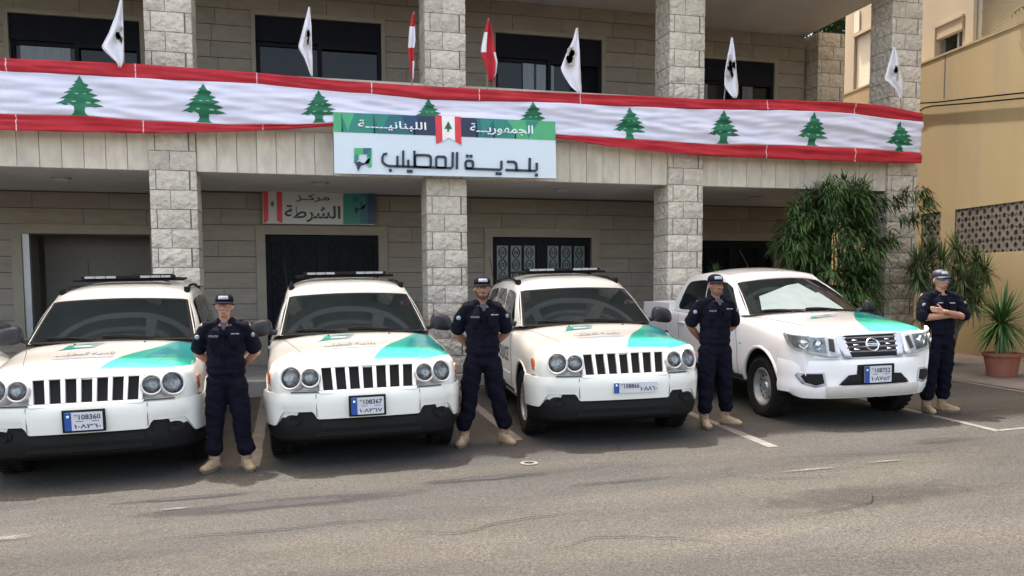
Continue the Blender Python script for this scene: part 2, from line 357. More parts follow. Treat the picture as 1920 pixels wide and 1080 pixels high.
MB().lathe([(.085, -.01), (.085, .008), (.05, .010), (.048, -.01)], 20).build('collar', line_m, t, sm=30)
MB().lathe([(.05, .003), (.0001, .003)], 16).build('hole', hole_m, t)
pv = make('stone_paving', [(x, y, gz(x, y) + .012) for y in (9.4, 11, 13, 15, 19) for x in (9.9, 11, 12, 13.4)], grid_faces(4, 5), paving_m); tag(pv, kind='structure')

# ---------------------------------------------------------------- municipal building
bld = thing('municipal_building', 'stone clad municipal hall with rough square columns and a long balcony', 'building', (0, 13.2, 0))
BO = Vector((0, 13.2, 0))
def bpart(mb, name, m, parent=None, sm=None):
    mb.v = [(x, y - 13.2, z) for x, y, z in mb.v]
    return mb.build(name, m, parent or bld, sm)
FZ, SOF, TOPZ, CEIL = .28, 3.43, 4.07, 7.15
YF, YB, YR = 13.2, 15.8, 16.42
# split stone block variants (unit-size fronts displaced once, shared by scale)
def rough_block(w_, d_, h_, seed, amp=.024):
    bm = bmesh.new(); bmesh.ops.create_cube(bm, size=1)
    for v in bm.verts: v.co = Vector((v.co.x * w_, v.co.y * d_, v.co.z * h_))
    ed = [e for e in bm.edges if abs((e.verts[0].co - e.verts[1].co).z) < 1e-5 and abs((e.verts[0].co - e.verts[1].co).y) < 1e-5]
    bmesh.ops.subdivide_edges(bm, edges=ed, cuts=3 if w_ > .2 else 1, use_grid_fill=True)
    ed = [e for e in bm.edges if abs((e.verts[0].co - e.verts[1].co).z) > 1e-4]
    bmesh.ops.subdivide_edges(bm, edges=ed, cuts=2, use_grid_fill=True)
    for v in bm.verts:
        ex = min(w_ / 2 - abs(v.co.x), h_ / 2 - abs(v.co.z)); onf = abs(abs(v.co.y) - d_ / 2) < 1e-4
        k = .0 if ex < 1e-4 and onf else 1
        nn = noise.noise(Vector((v.co.x * 6 + seed * 3.1, v.co.z * 8, seed))) 
        if onf and k: v.co.y += math.copysign(.012 + amp * (.8 + nn * 2.2) * .8, v.co.y)
        v.co.x += random.uniform(-.002, .002); v.co.z += random.uniform(-.002, .002)
    me = bpy.data.meshes.new('stone'); bm.to_mesh(me); bm.free(); me.materials.append(stone_m); smooth(me, 28); return me
CH = .285; GAP = .011; CD = .62
blk = {}
for kind, w_ in (('mid', .455), ('end', .088), ('a', .285), ('b', .370)):
    blk[kind] = [rough_block(w_ - GAP * .6, CD - .03, CH - GAP, i * 7 + len(kind)) for i in range(6)]
def column(x0, y0, z0, z1, lab=None, flip=0, skip=None):
    W = .66
    core = MB().box(x0 + .02, x0 + W - .02, y0 + .02, y0 + CD - .02, z0, z1)
    c = bpart(core, 'column', mortar_m)
    if lab: c['label'] = lab
    k = 0; z = SOF - CH * 40
    while z < z1 - .02:
        if z >= z0 - .06:
            odd = (k + flip) % 2
            row = [('end', 0, .09), ('mid', .09, .555), ('end', .565, .66)] if odd else ([('a', 0, .29), ('b', .29, .66)] if random.random() < .7 else [('b', 0, .37), ('a', .37, .66)])
            if not (skip and skip[0] < z < skip[1]):
                for kd, a, b in row:
                    me = random.choice(blk[kd]); o = bpy.data.objects.new('stone', me); link(o, c)
                    o.location = (x0 + (a + b) / 2, y0 + CD / 2 - 13.2, z + CH / 2)
                    o.rotation_euler = (0, 0, math.pi * random.randint(0, 1))
        z += CH; k += 1
    return c
random.seed(4)
COLX = [-2.07, 2.02, 6.20, 10.60]
for i, cx in enumerate(COLX): column(cx, YF, FZ, CEIL, flip=i % 2, skip=(4.25, 4.75))
column(11.0, 16.0, TOPZ, CEIL, flip=1)
# upper part of the columns above the frame, plain
ub = MB()
for cx in COLX: ub.box(cx, cx + .66, YF, YF + .6, CEIL + .62, 13.4)
bpart(ub, 'upper_column', panel_m)
# slabs, ceilings, floor
bpart(MB().box(-12, 11.26, 13.36, 20, SOF, TOPZ - .02), 'floor_slab', plaster_m)
bpart(MB().box(-12, 10.93, 12.75, 20, CEIL, CEIL + .6), 'floor_slab', plaster_m)
bpart(MB().box(-12, 11.3, 12.85, 20, 13.4, 13.75), 'roof_slab', plaster_m)
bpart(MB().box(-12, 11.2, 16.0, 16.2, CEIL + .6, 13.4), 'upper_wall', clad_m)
bpart(MB().box(-12, 11.26, 13.32, 13.44, TOPZ, 4.92), 'parapet', panel_m)
bpart(MB().box(-12, 11.26, 13.25, 13.40, CEIL + .6, CEIL + 1.5).box(-12, 11.26, 13.25, 13.40, 10.9, 11.7), 'upper_parapet', panel_m)
bpart(MB().box(-12, 11.26, 13.41, 16, 10.3, 10.9), 'floor_slab', plaster_m)
bpart(MB().box(11.14, 11.26, 13.45, 20, TOPZ, 4.92), 'parapet', panel_m)
bpart(MB().box(-12, 11.26, 13.31, 20, .0, FZ - .001), 'porch_floor', floor_m)
bpart(MB().box(-12, 11.4, 13.0, 13.31, -.2, FZ), 'porch_step', kerb_m)
# fascia panels, each its own piece
ub = MB().box(-12, 11.26, 13.30, 13.36, SOF + .01, TOPZ); bpart(ub, 'fascia_backing', joint_m)
cube = bpy.data.meshes.new('panel'); _m = MB().box(-.5, .5, -.5, .5, -.5, .5); cube.from_pydata(_m.v, [], _m.f); cube.update()
def piece(name, me_mat, x0, x1, y0, y1, z0, z1, parent, cache={}):
    me = cache.get(me_mat.name)
    if me is None: me = cube.copy(); me.name = name; me.materials.append(me_mat); cache[me_mat.name] = me
    o = bpy.data.objects.new(name, me); link(o, parent); o.location = ((x0 + x1) / 2, (y0 + y1) / 2 - (13.2 if parent is bld or parent in WALLS else 0), (z0 + z1) / 2)
    o.scale = (x1 - x0, y1 - y0, z1 - z0); return o
WALLS = []
random.seed(5)
edges = [-7.0] + COLX
for i in range(4):
    a = edges[i] + (.66 if i else 0); b = COLX[i]; nP = round((b - a) / .297); pw = (b - a) / nP
    for k in range(nP): piece('panel', panel_m, a + k * pw + .004, a + (k + 1) * pw - .004, 13.262 + random.uniform(-.002, .002), 13.30, SOF, TOPZ, bld)
bpart(MB().box(-12, -7.0, 13.262, 13.30, SOF, TOPZ), 'fascia_end', panel_m)
bpart(MB().box(11.26, 11.30, 13.262, 20, SOF, TOPZ), 'fascia_end', panel_m)

# walls with openings: backing boxes + individual cladding stones
def wall(x0, x1, y, z0, z1, openings, joint0, slen, label=None):
    """openings: (xa, xb, za, zb); joint0: a z where a course joint lies; stones stand proud of the backing"""
    mb = MB(); cx = sorted({x0, x1, *[o[0] for o in openings], *[o[1] for o in openings]})
    for a, b in zip(cx[:-1], cx[1:]):
        op = [o for o in openings if o[0] <= a + 1e-6 and o[1] >= b - 1e-6]
        if not op: mb.box(a, b, y, y + .2, z0, z1)
        else:
            o = op[0]
            if o[2] > z0 + .01: mb.box(a, b, y, y + .2, z0, o[2])
            if o[3] < z1 - .01: mb.box(a, b, y, y + .2, o[3], z1)
    wl = bpart(mb, 'wall', joint_m); WALLS.append(wl)
    z = joint0 - CH * 20; k = 0
    while z < z1:
        za, zb = max(z, z0), min(z + CH, z1)
        if zb - za > .05:
            iv = [(x0, x1)]
            for o in openings:
                if o[3] > za + .03 and o[2] < zb - .03:
                    iv = [q for a, b in iv for q in ((a, min(b, o[0])), (max(a, o[1]), b)) if q[1] - q[0] > .02]
            for a, b in iv:
                x = a; first = True
                while x < b - .02:
                    L = slen * random.uniform(.8, 1.25) * (random.uniform(.4, 1) if first else 1); e = x + L
                    if b - e < slen * .35: e = b
                    e = min(e, b)
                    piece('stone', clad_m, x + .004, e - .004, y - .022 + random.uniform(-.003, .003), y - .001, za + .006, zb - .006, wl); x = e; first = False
        z += CH; k += 1
    return wl
FR = .165
def frame(xa, xb, za, zb, y, parent, sill=False, w_=FR, name='frame'):
    mb = MB(); mb.box(xa, xa + w_, y - .055, y + .10, za, zb - w_); mb.box(xb - w_, xb, y - .055, y + .10, za, zb - w_); mb.box(xa, xb, y - .060, y + .10, zb - w_, zb)
    if sill: mb.box(xa, xb, y - .09, y + .10, za - .06, za)
    return bpart(mb, name, frame_m, parent)
G1 = (-4.86, -2.42, FZ, 2.84); G2 = (-.71, 1.66, FZ, 2.83); G3 = (3.53, 5.90, FZ, 2.83); G4 = (8.15, 10.42, FZ, 2.84)
U1 = (-4.82, -2.56, 4.3, 6.54); U2 = (-.70, 1.68, 4.3, 6.62); U3 = (3.70, 6.02, 4.3, 6.62); U4 = (8.05, 10.25, 4.3, 6.60)
random.seed(6)
wall(-7.5, -1.9, YR, FZ, SOF, [G1], 2.84, 1.25)
wall(-1.9, 7.2, YB, FZ, SOF, [G2, G3], 2.83, 1.25)
wall(7.2, 10.93, YR, FZ, SOF, [G4], 2.84, 1.25)
wall(-7.5, -1.9, YR, TOPZ, CEIL, [U1], 6.54, .85)
wall(-1.9, 7.2, YB, TOPZ, CEIL, [U2, U3], 6.62, .85)
wall(7.2, 10.93, YR, TOPZ, CEIL, [U4], 6.60, .85)
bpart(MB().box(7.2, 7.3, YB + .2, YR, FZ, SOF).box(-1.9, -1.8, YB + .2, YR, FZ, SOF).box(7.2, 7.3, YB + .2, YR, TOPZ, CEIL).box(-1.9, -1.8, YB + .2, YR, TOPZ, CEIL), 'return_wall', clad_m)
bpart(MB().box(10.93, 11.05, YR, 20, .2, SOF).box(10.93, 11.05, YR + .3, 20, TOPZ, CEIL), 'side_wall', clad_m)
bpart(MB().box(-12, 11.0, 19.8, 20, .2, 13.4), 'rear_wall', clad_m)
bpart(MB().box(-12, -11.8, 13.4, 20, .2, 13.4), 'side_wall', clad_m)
# openings
f = frame(*G1, YR, bld)
bpart(MB().box(-4.69, -4.58, YR - .02, YR + .08, FZ, 2.67), 'door_track', alu_m)
bpart(MB().box(-4.58, -2.59, YR + .9, YR + .95, FZ, 2.67).box(-4.75, -4.69, YR + .11, YR + .95, FZ, 2.67).box(-2.59, -2.53, YR + .11, YR + .95, FZ, 2.67).box(-4.75, -2.53, YR + .11, YR + .95, 2.67, 2.72), 'garage_recess', dark_room_m)
def iron_door(op, y, pane_m, leaves=2):
    xa, xb, za, zb = op; frame(xa, xb, za, zb, y, bld); xa += FR; xb -= FR; zb -= FR; yd = y + .06
    d = bpart(MB().box(xa, xb, yd + .03, yd + .08, za, zb), 'door', iron_m)
    mb = MB(); W = xb - xa
    mb.box(xa, xb, yd - .03, yd + .03, zb - .16, zb).box(xa, xa + .09, yd - .03, yd + .03, za, zb - .16).box(xb - .09, xb, yd - .03, yd + .03, za, zb - .16)
    mid = (xa + xb) / 2; mb.box(mid - .11, mid + .11, yd - .03, yd + .03, za, zb - .16)
    pn = []
    for lx0, lx1 in ((xa + .09, mid - .11), (mid + .11, xb - .09)):
        pw = (lx1 - lx0) / 3
        for k in range(3):
            if k: mb.box(lx0 + k * pw - .02, lx0 + k * pw + .02, yd - .02, yd + .03, za + .75, zb - .16)
            pn.append((lx0 + k * pw + .02, lx0 + (k + 1) * pw - .02))
        mb.box(lx0, lx1, yd - .02, yd + .03, za, za + .75)
    bpart(mb, 'door_frame', iron_m, d).location = (0, 0, 0)
    for a, b in pn:
        p = bpart(MB().box(a, b, yd + .012, yd + .025, za + .75, zb - .16), 'pane', pane_m, d)
        # wrought scrollwork in front of the pane
    sc = MB()
    for a, b in pn:
        cx = (a + b) / 2; z = zb - .30
        while z > za + .85:
            for s_ in (-1, 1):
                sc.tube([(cx + s_ * (.012 + .062 * math.sin(q / 8 * math.pi)), yd - .004, z + .11 - q / 8 * .22) for q in range(9)], .008, 5)
            sc.tube([(cx + .03 * math.cos(q / 8 * 2 * math.pi), yd - .006, z + .03 * math.sin(q / 8 * 2 * math.pi)) for q in range(9)], .006, 4); z -= .24
    s_o = bpart(sc, 'scrollwork', iron_m, d); s_o['kind'] = 'stuff'
    hd = bpart(MB().box(mid - .05, mid - .02, yd - .07, yd - .03, za + 1.0, za + 1.25), 'handle', alu_m, d)
    return d
frost_dark = mat('smoked_pane', (.006, .007, .009), (.010, .012, .014), .5, scale=8, spec=.12)
iron_door(G2, YB, frost_dark); iron_door(G3, YB, frost_m); iron_door(G4, YR, frost_dark)
def upper_window(op, y, panes):
    xa, xb, za, zb = op; frame(xa, xb, za, zb, y, bld, w_=.075); xa += .075; xb -= .075; zb -= .075
    wn = bpart(MB().box(xa, xb, y + .085, y + .12, za, zb), 'window', winglass_m)
    bpart(MB().box(xa, xb, y + .0, y + .085, zb - .44, zb), 'roller_box', roller_m, wn)
    mid = (xa + xb) / 2; mb = MB()
    for a, b, dy in ((xa, mid + .03, .05), (mid - .03, xb, .0)):
        mb.box(a, a + .07, y + dy, y + dy + .035, za, zb - .44).box(b - .07, b, y + dy, y + dy + .035, za, zb - .44).box(a + .07, b - .07, y + dy, y + dy + .035, zb - .51, zb - .44)
    bpart(mb, 'sash', iron_m, wn)
    for a, b, dy in panes: bpart(MB().box(a, b, y + dy, y + dy + .006, za, zb - .52), 'pane', curtain_m, wn)
upper_window(U1, YR, [(-4.60, -3.80, .066)])
upper_window(U2, YB, [])
upper_window(U3, YB, [(4.34, 4.56, .04), (4.62, 4.98, .066)])
upper_window(U4, YR, [(8.35, 8.62, .04), (9.45, 9.70, .04)])
for x, y in ((-3.54, 14.44), (.4, 14.2), (4.6, 14.2), (8.72, 14.6)):
    l = thing('ceiling_light', {-3.54: 'flush round lamp on the porch ceiling of the garage bay at left', .4: 'flush round lamp on the porch ceiling above the small police sign', 4.6: 'flush round lamp on the porch ceiling before the pale scrollwork door',
              8.72: 'flush round lamp on the porch ceiling beside the tall bamboo'}[x], 'ceiling light', (x, y, SOF), group='lamps under the balcony')
    MB().lathe([(.15, 0), (.15, -.02), (.13, -.03)], 20).build('lamp_rim', alu_m, l, sm=30)
    MB().lathe([(.13, -.028), (.09, -.05), (.0001, -.06)], 20).build('diffuser', plaster_m, l, sm=60)

# ---------------------------------------------------------------- cedar emblem, text
CEDAR = [(.36, 0), (.24, .09), (.20, .22), (.22, .40), (.45, .41), (.62, .40), (1.0, .45), (.80, .53), (.55, .60), (.90, .70), (.70, .78), (.46, .83), (.74, .95), (.55, 1.02), (.36, 1.06), (.56, 1.19), (.40, 1.24), (.26, 1.27), (.38, 1.40), (.17, 1.48), (.10, 1.62), (0, 1.80)]
CEDAR_L = [(-.10, 1.60), (-.22, 1.50), (-.14, 1.46), (-.33, 1.33), (-.20, 1.31), (-.48, 1.16), (-.34, 1.14), (-.66, .98), (-.42, .97), (-.52, .90), (-.84, .72), (-.60, .74), (-.66, .66), (-1.0, .47), (-.78, .49), (-.60, .43), (-.40, .48), (-.24, .40), (-.21, .22), (-.26, .09), (-.38, 0)]
CEDAR_FULL = CEDAR + CEDAR_L
def flat_grid(polys, step, fn, tris=None):
    """polygons (list of lists of 2-D points) or (verts, faces), diced along a grid and mapped by fn(x, y) -> 3-D"""
    bm = bmesh.new()
    if tris is None:
        for poly in polys:
            vs = [bm.verts.new((p[0], p[1], 0)) for p in poly]
            for t_ in tessellate_polygon([[Vector((p[0], p[1], 0)) for p in poly]]):
                try: bm.faces.new([vs[i] for i in t_])
                except ValueError: pass
    else:
        vs = [bm.verts.new((p[0], p[1], 0)) for p in tris[0]]
        for f_ in tris[1]:
            try: bm.faces.new([vs[i] for i in f_])
            except ValueError: pass
    xs_ = [v.co.x for v in bm.verts]; ys_ = [v.co.y for v in bm.verts]
    for ax, lo, hi in ((0, min(xs_), max(xs_)), (1, min(ys_), max(ys_))):
        c = lo + step
        while c < hi:
            co = Vector((c, 0, 0)) if ax == 0 else Vector((0, c, 0)); no = Vector((1, 0, 0)) if ax == 0 else Vector((0, 1, 0))
            bmesh.ops.bisect_plane(bm, geom=bm.verts[:] + bm.edges[:] + bm.faces[:], plane_co=co, plane_no=no, dist=1e-6); c += step
    bm.verts.index_update(); out = []; bad = set()
    for v in bm.verts:
        q = fn(v.co.x, v.co.y)
        if q is None: bad.add(v.index); q = (0, 0, 0)
        out.append(tuple(q))
    fs = [[v.index for v in f_.verts] for f_ in bm.faces if not any(v.index in bad for v in f_.verts)]
    bm.free(); return out, fs
_tc = {}
def text2d(s, height=None, width=None, off=0):
    """flat text mesh, centred, scaled"""
    k = (s, off)
    if k not in _tc:
        cu = bpy.data.curves.new('text', 'FONT'); cu.body = s; cu.resolution_u = 2; cu.offset = off
        o = bpy.data.objects.new('text', cu); C.objects.link(o); me = evaluated(o)
        _tc[k] = ([(v.co.x, v.co.y) for v in me.vertices], [tuple(p.vertices) for p in me.polygons])
        bpy.data.objects.remove(o); bpy.data.meshes.remove(me)
    vs, fs = _tc[k]; x0 = min(v[0] for v in vs); x1 = max(v[0] for v in vs); y0 = min(v[1] for v in vs); y1 = max(v[1] for v in vs)
    sx = width / (x1 - x0) if width else height / (y1 - y0); sy = height / (y1 - y0) if height else sx
    return [((v[0] - (x0 + x1) / 2) * sx, (v[1] - (y0 + y1) / 2) * sy) for v in vs], fs
ar = lambda s: ''.join(reversed(s))
A_MUTAYLEB = ar('\ufe8d\ufedf\ufee4\ufec4\ufef4\ufee0\ufe90'); A_BALADIYA = ar('\ufe91\ufee0\ufeaa\ufef3\u0640\ufe94')
A_JUM = ar('\ufe8d\ufedf\ufea0\ufee4\ufeec\ufeee\ufead\ufef3\u0640\u0640\u0640\ufe94'); A_LUB = ar('\ufe8d\ufedf\ufee0\ufe92\ufee8\ufe8e\ufee7\ufef4\u0640\u0640\u0640\u0640\u0640\ufe94')
A_MARKAZ = ar('\ufee3\ufeae\ufedb\u0640\ufeb0'); A_SHURTA = ar('\ufe8d\ufedf\ufeb8\ufeae\ufec3\ufe94')
def raised(vf, fn_pt, y0, y1, name, m, parent):
    """2-D mesh standing on the facade plane: front at y0, back at y1 (extruded)"""
    vs, fs = vf; bm = bmesh.new(); V = [bm.verts.new(fn_pt(x, z, y0)) for x, z in vs]
    for f_ in fs:
        try: bm.faces.new([V[i] for i in f_])
        except ValueError: pass
    r = bmesh.ops.extrude_face_region(bm, geom=bm.faces[:])
    for v in r['geom']:
        if isinstance(v, bmesh.types.BMVert): v.co.y += (y1 - y0)
    bmesh.ops.recalc_face_normals(bm, faces=bm.faces)
    me = bpy.data.meshes.new(name); bm.to_mesh(me); bm.free(); me.materials.append(m); o = bpy.data.objects.new(name, me); return link(o, parent)

# ---------------------------------------------------------------- long banner
BY = 13.0
def crv(tab):
    us = [t_[0] for t_ in tab]; vs = [t_[1] for t_ in tab]; return lambda u: float(np.interp(u, us, vs))
UPPER = crv([(-120, 104), (0, 110), (265, 121), (480, 137), (625, 151), (800, 162), (1000, 173), (1200, 181), (1330, 187), (1480, 188), (1600, 194), (1655, 198), (1728, 213)])
REDU = crv([(-120, 129), (0, 133), (190, 143), (265, 148), (480, 157), (600, 169), (700, 176), (800, 187), (1000, 192), (1200, 201), (1330, 206), (1480, 208), (1600, 213), (1660, 222), (1728, 229)])
REDL = crv([(-120, 209), (0, 214), (150, 218), (265, 226), (420, 233), (560, 234), (640, 231), (800, 240), (1000, 250), (1060, 254), (1200, 262), (1330, 271), (1480, 273), (1600, 278), (1728, 287)])
LOWER = crv([(-120, 241), (0, 245), (150, 248), (270, 250), (420, 248), (540, 243), (640, 236), (800, 246), (1000, 254), (1060, 262), (1150, 276), (1250, 287), (1330, 293), (1480, 299), (1600, 304), (1728, 307)])
X0B, X1B = at(-120, 180, BY).x, at(1727, 250, BY).x
def u_of_x(x, z):                        # photo column of a facade point
    c = _B @ np.array([x, BY, z - CAM_H]); return CX + F_PX * c[0] / c[2]
def zat(u, v): return at(u, v, BY).z
us = np.linspace(-120, 1728, 300); XB = [at(u, 200, BY).x for u in us]
def ztab(fn): return [zat(u, fn(u)) for u in us]
ZU, ZRU, ZRL, ZL = ztab(UPPER), ztab(REDU), ztab(REDL), ztab(LOWER)
def bz(x, t):                             # t: 0 bottom .. 3 top, red / white / red thirds
    Z = [float(np.interp(x, XB, q)) for q in (ZL, ZRL, ZRU, ZU)]; i = min(2, max(0, int(t))); return Z[i] + (Z[i + 1] - Z[i]) * (t - i)
def fold(x, t):
    e = .45 + .55 * math.sin(math.pi * t / 3)
    n1 = noise.noise(Vector((x * .55, t * 1.7 + x * .25, 3))); n2 = noise.noise(Vector((x * 1.1, t * 5.0 + x * .9, 9))); n3 = noise.noise(Vector((x * 2.2, t * 9 - x * 1.1, 5)))
    return -(.06 * n1 + .05 * n2 + .022 * n3) * e - .03
def bpt(x, t, off=0): return (x, BY + fold(x, t) - off, bz(x, t))
bn = thing('flag_banner', 'long red and white cloth banner with green cedars along the balcony', 'banner', (0, BY, 4.6))
def blocal(vs): return [(x, y - BY, z - 4.6) for x, y, z in vs]
NX = 520
for nm, t0, t1, m, lab in (('stripe', 0, 1, red_m, 'lower red stripe'), ('stripe', 1, 2, white_m, 'white middle stripe'), ('stripe', 2, 3, red_m, 'upper red stripe')):
    nz_ = 9 if m is red_m else 26
    vs = [bpt(X0B + (X1B - X0B) * i / (NX - 1), t0 + (t1 - t0) * j / (nz_ - 1)) for j in range(nz_) for i in range(NX)]
    o = make(nm, blocal(vs), grid_faces(NX, nz_), m, bn, sm=180); o['label'] = lab
    md = o.modifiers.new('thick', 'SOLIDIFY'); md.thickness = .003; md.offset = 1
def txz(x, z):                           # invert: t for given z
    Z = [float(np.interp(x, XB, q)) for q in (ZL, ZRL, ZRU, ZU)]
    for i in range(3):
        if z <= Z[i + 1] or i == 2: return max(0.0, min(3.0, i + (z - Z[i]) / (Z[i + 1] - Z[i])))
for uc, vt, vb in ((149, 142, 218), (381, 157, 230), (597, 169, 231), (803, 185, 243), (998, 191, 254), (1180, 201, 262), (1355, 207, 270), (1523, 211, 274), (1686, 228, 285)):
    pt, pb = at(uc, vt, BY), at(uc, vb, BY); h = pt.z - pb.z; sc_ = h / 1.80; cx = pt.x
    sl_ = (bz(cx + .3, 1.0) - bz(cx - .3, 1.0)) / .6
    vs, fs = flat_grid([[(x, z) for x, z in CEDAR_FULL]], .22, lambda a, b: bpt(cx + a * sc_ * 1.0, txz(cx + a * sc_, pb.z + b * sc_ + a * sc_ * sl_ * .9), .008))
    make('cedar', blocal(vs), fs, green_m, bn)
    for k, (a, b, r_) in enumerate(((-.25, .62, .10), (.35, .60, .13), (-.12, .98, .08), (.2, 1.0, .07), (-.45, .50, .07))):
        vs, fs = flat_grid([[(a + r_ * math.cos(q * math.pi / 4), b + .35 * r_ * math.sin(q * math.pi / 4)) for q in range(8)]], .3, lambda a_, b_: bpt(cx + a_ * sc_, txz(cx + a_ * sc_, pb.z + b_ * sc_ + a_ * sc_ * sl_ * .9), .012))
        make('print_gap', blocal(vs), fs, mat('print_light', (.25, .42, .34), rough=.8) if 'print_light' not in bpy.data.materials else bpy.data.materials['print_light'], bn)
for uc, cu_ in ((16, 30), (257, 268), (483, 492), (697, None), (898, None), (1087, None), (1437, 1437), (1602, 1602)):
    for uu, t0, t1 in ((uc, 2, 3), (cu_, 0, 1)):
        if uu is None: continue
        x = at(uu, 200, BY).x; vs = [bpt(x + s_ * .008, t0 + (t1 - t0) * j / 8, .006) for j in range(9) for s_ in (-1, 1)]
        make('seam', blocal(vs), [(2 * j, 2 * j + 1, 2 * j + 3, 2 * j + 2) for j in range(8)], stitch_m, bn)

# ---------------------------------------------------------------- hand flags on poles along the balcony
def flag(rows, tipu, tipv, botu, botv, kind, label, crest=None):
    Yf = 12.90
    base = at(botu, botv, 13.05); tip = at(tipu, tipv, Yf + .03)
    g = {'white': 'small white crest flags on the balcony', 'red': 'small red and white national flags on the balcony'}[kind]
    t_ = thing('hand_flag', label, 'flag', base, group=g)
    MB().tube([(0, 0, 0), tip - base], .011, 6).build('pole', pole_m, t_, sm=60)
    ys_ = [r[0] for r in rows]; NV, NU = 26, 9; P = {}
    def fp(s_, v):
        xl = np.interp(v, ys_, [r[1] for r in rows]); xr = np.interp(v, ys_, [r[2] for r in rows]); u = xl + (xr - xl) * s_
        wv = .035 * math.sin(s_ * 9 + v * .03) * min(1, (xr - xl) / 15) + .02 * noise.noise(Vector((s_ * 3, v * .04, tipu)))
        # lower hem follows the cloth: skew
        return at(float(u), float(v), Yf + wv)
    vs = [fp(i / (NU - 1), rows[0][0] + (rows[-1][0] - rows[0][0]) * j / (NV - 1)) - base for j in range(NV) for i in range(NU)]
    if kind == 'white':
        o = make('cloth', vs, grid_faces(NU, NV), flag_m, t_, sm=180)
    else:
        o = make('cloth', vs, grid_faces(NU, NV), [red_m, flag_m], t_, sm=180)
        for p in o.data.polygons:
            j, i = divmod(p.index, NU - 1); v = (j + .5) / NV; s_ = (i + .5) / NU
            if crest(s_, v): p.material_index = 1
    md = o.modifiers.new('thick', 'SOLIDIFY'); md.thickness = .003
    if kind == 'white' and crest:
        cu, cv, ru, rv = crest; mb = MB(); random.seed(int(tipu))
        for k in range(9):
            a = random.uniform(0, 6.28); q = random.uniform(.15, .85); cc = (cu + ru * q * math.cos(a), cv + rv * q * math.sin(a)); rr = random.uniform(.35, .6)
            pl = []
            for z_ in range(7):
                b = z_ / 7 * 6.28; k2 = random.uniform(.6, 1.1); pl.append(Vector(at(cc[0] + ru * rr * k2 * math.cos(b), cc[1] + rv * rr * k2 * math.sin(b), Yf - .062)) - base)
            mb.add(pl, [tuple(range(7))])
        mb.build('crest', crest_m, t_)
    return t_
flag([(0, 225, 229), (30, 216, 230), (60, 205, 231), (88, 190, 232), (97, 197, 232), (110, 211, 232), (118, 220, 231), (126, 222, 227)], 229, -4, 233, 150, 'white', 'white crest flag hanging above the banner before the upper left window', (225, 66, 8, 18))
flag([(14, 578, 581), (50, 569, 584), (88, 559, 585), (96, 563, 585), (110, 571, 586), (128, 578, 586), (142, 583, 586)], 580, 12, 586, 160, 'white', 'narrow white crest flag left of the small folded red and white flag', (579, 72, 6, 18))
flag([(25, 773, 777), (50, 768, 778), (75, 766, 779), (98, 765, 776), (118, 768, 777), (149, 771, 775)], 776, 22, 772, 170, 'red', 'thin folded red and white flag left of the second column', lambda s_, v: (.2 < v < .5) or (v > .7 and s_ > .55))
flag([(37, 914, 918), (60, 908, 923), (85, 903, 927), (103, 901, 930), (116, 907, 933), (135, 913, 931), (154, 917, 925)], 916, 34, 913, 175, 'red', 'wider red and white flag right of the second column', lambda s_, v: (.18 < v < .5 and s_ < .28) or (.5 < v < .9 and s_ > .82))
flag([(53, 1080, 1083), (75, 1074, 1085), (100, 1062, 1087), (128, 1051, 1088), (140, 1056, 1089), (150, 1062, 1089), (162, 1070, 1090), (176, 1086, 1090)], 1083, 51, 1090, 185, 'white', 'broad white crest flag before the window right of the second column', (1072, 105, 12, 22))
flag([(71, 1371, 1374), (100, 1365, 1378), (135, 1359, 1381), (160, 1358, 1384), (168, 1362, 1384), (177, 1369, 1384), (184, 1375, 1381)], 1372, 69, 1357, 190, 'white', 'white crest flag right of the third column with its pole showing at left', (1371, 128, 8, 22))
flag([(88, 1675, 1678), (110, 1668, 1684), (135, 1662, 1689), (149, 1658, 1692), (155, 1667, 1694), (165, 1677, 1694), (175, 1683, 1693), (185, 1686, 1691)], 1677, 86, 1692, 215, 'white', 'white crest flag hanging against the fourth column', (1680, 135, 7, 16))
random.seed(21)

# ---------------------------------------------------------------- main sign
SYF, SYB = 12.90, 12.98
msg = thing('main_sign', 'wide white municipality sign with a green and blue header strip hung over the banner', 'sign', at(833, 270, SYF))
MO = msg.location.copy()
def sp(u, v, y): return at(u, v, y) - MO
def spoly(pts, y0, y1, name, m, parent=msg):
    vf = ([(p[0], p[1]) for p in pts], [tuple(t_) for t_ in tessellate_polygon([[Vector((p[0], p[1], 0)) for p in pts]])])
    return raised(vf, lambda a, b, y: (lambda q: Vector((q.x, q.y, q.z)))(sp(a, b, SYF) + Vector((0, y - SYF, 0))), y0, y1, name, m, parent)
def hdr(u): return 210 + (u - 625) * (228 - 210) / 416           # top edge
def hdb(u): return 247 + (u - 625) * (263 - 247) / 416
def btm(u): return 325 + (u - 625) * (334.5 - 325) / 416
spoly([(625, hdr(625)), (1041, hdr(1041)), (1043, btm(1043)), (627, btm(627))], SYF, SYB, 'board', sign_m)
for a, b, m in ((625, 640, 0), (640, 700, 1), (700, 775, 2), (775, 818, 4), (863, 893, 4), (893, 925, 2), (925, 965, 1), (965, 1041, 0)):
    spoly([(a, hdr(a)), (b, hdr(b)), (b + (3 if b < 1040 else .5), hdb(b)), (a + .5, hdb(a))], SYF - .006, SYF - .001, 'header_panel', teals[m])
for a, b, c, m in ((640, 664, 652, 0), (700, 730, 712, 1), (752, 785, 770, 3), (900, 925, 905, 1), (950, 985, 975, 0), (985, 1010, 990, 1)):
    spoly([(a, hdr(a) + 1), (b, hdr(b) + 1), (c, hdb(c) - 1)], SYF - .008, SYF - .006, 'header_facet', teals[m])
spoly([(815.5, hdr(816) - 1), (828, hdr(828) - 1), (829.5, 265), (817.5, 270)], SYF - .016, SYF - .008, 'ribbon', sg_red)
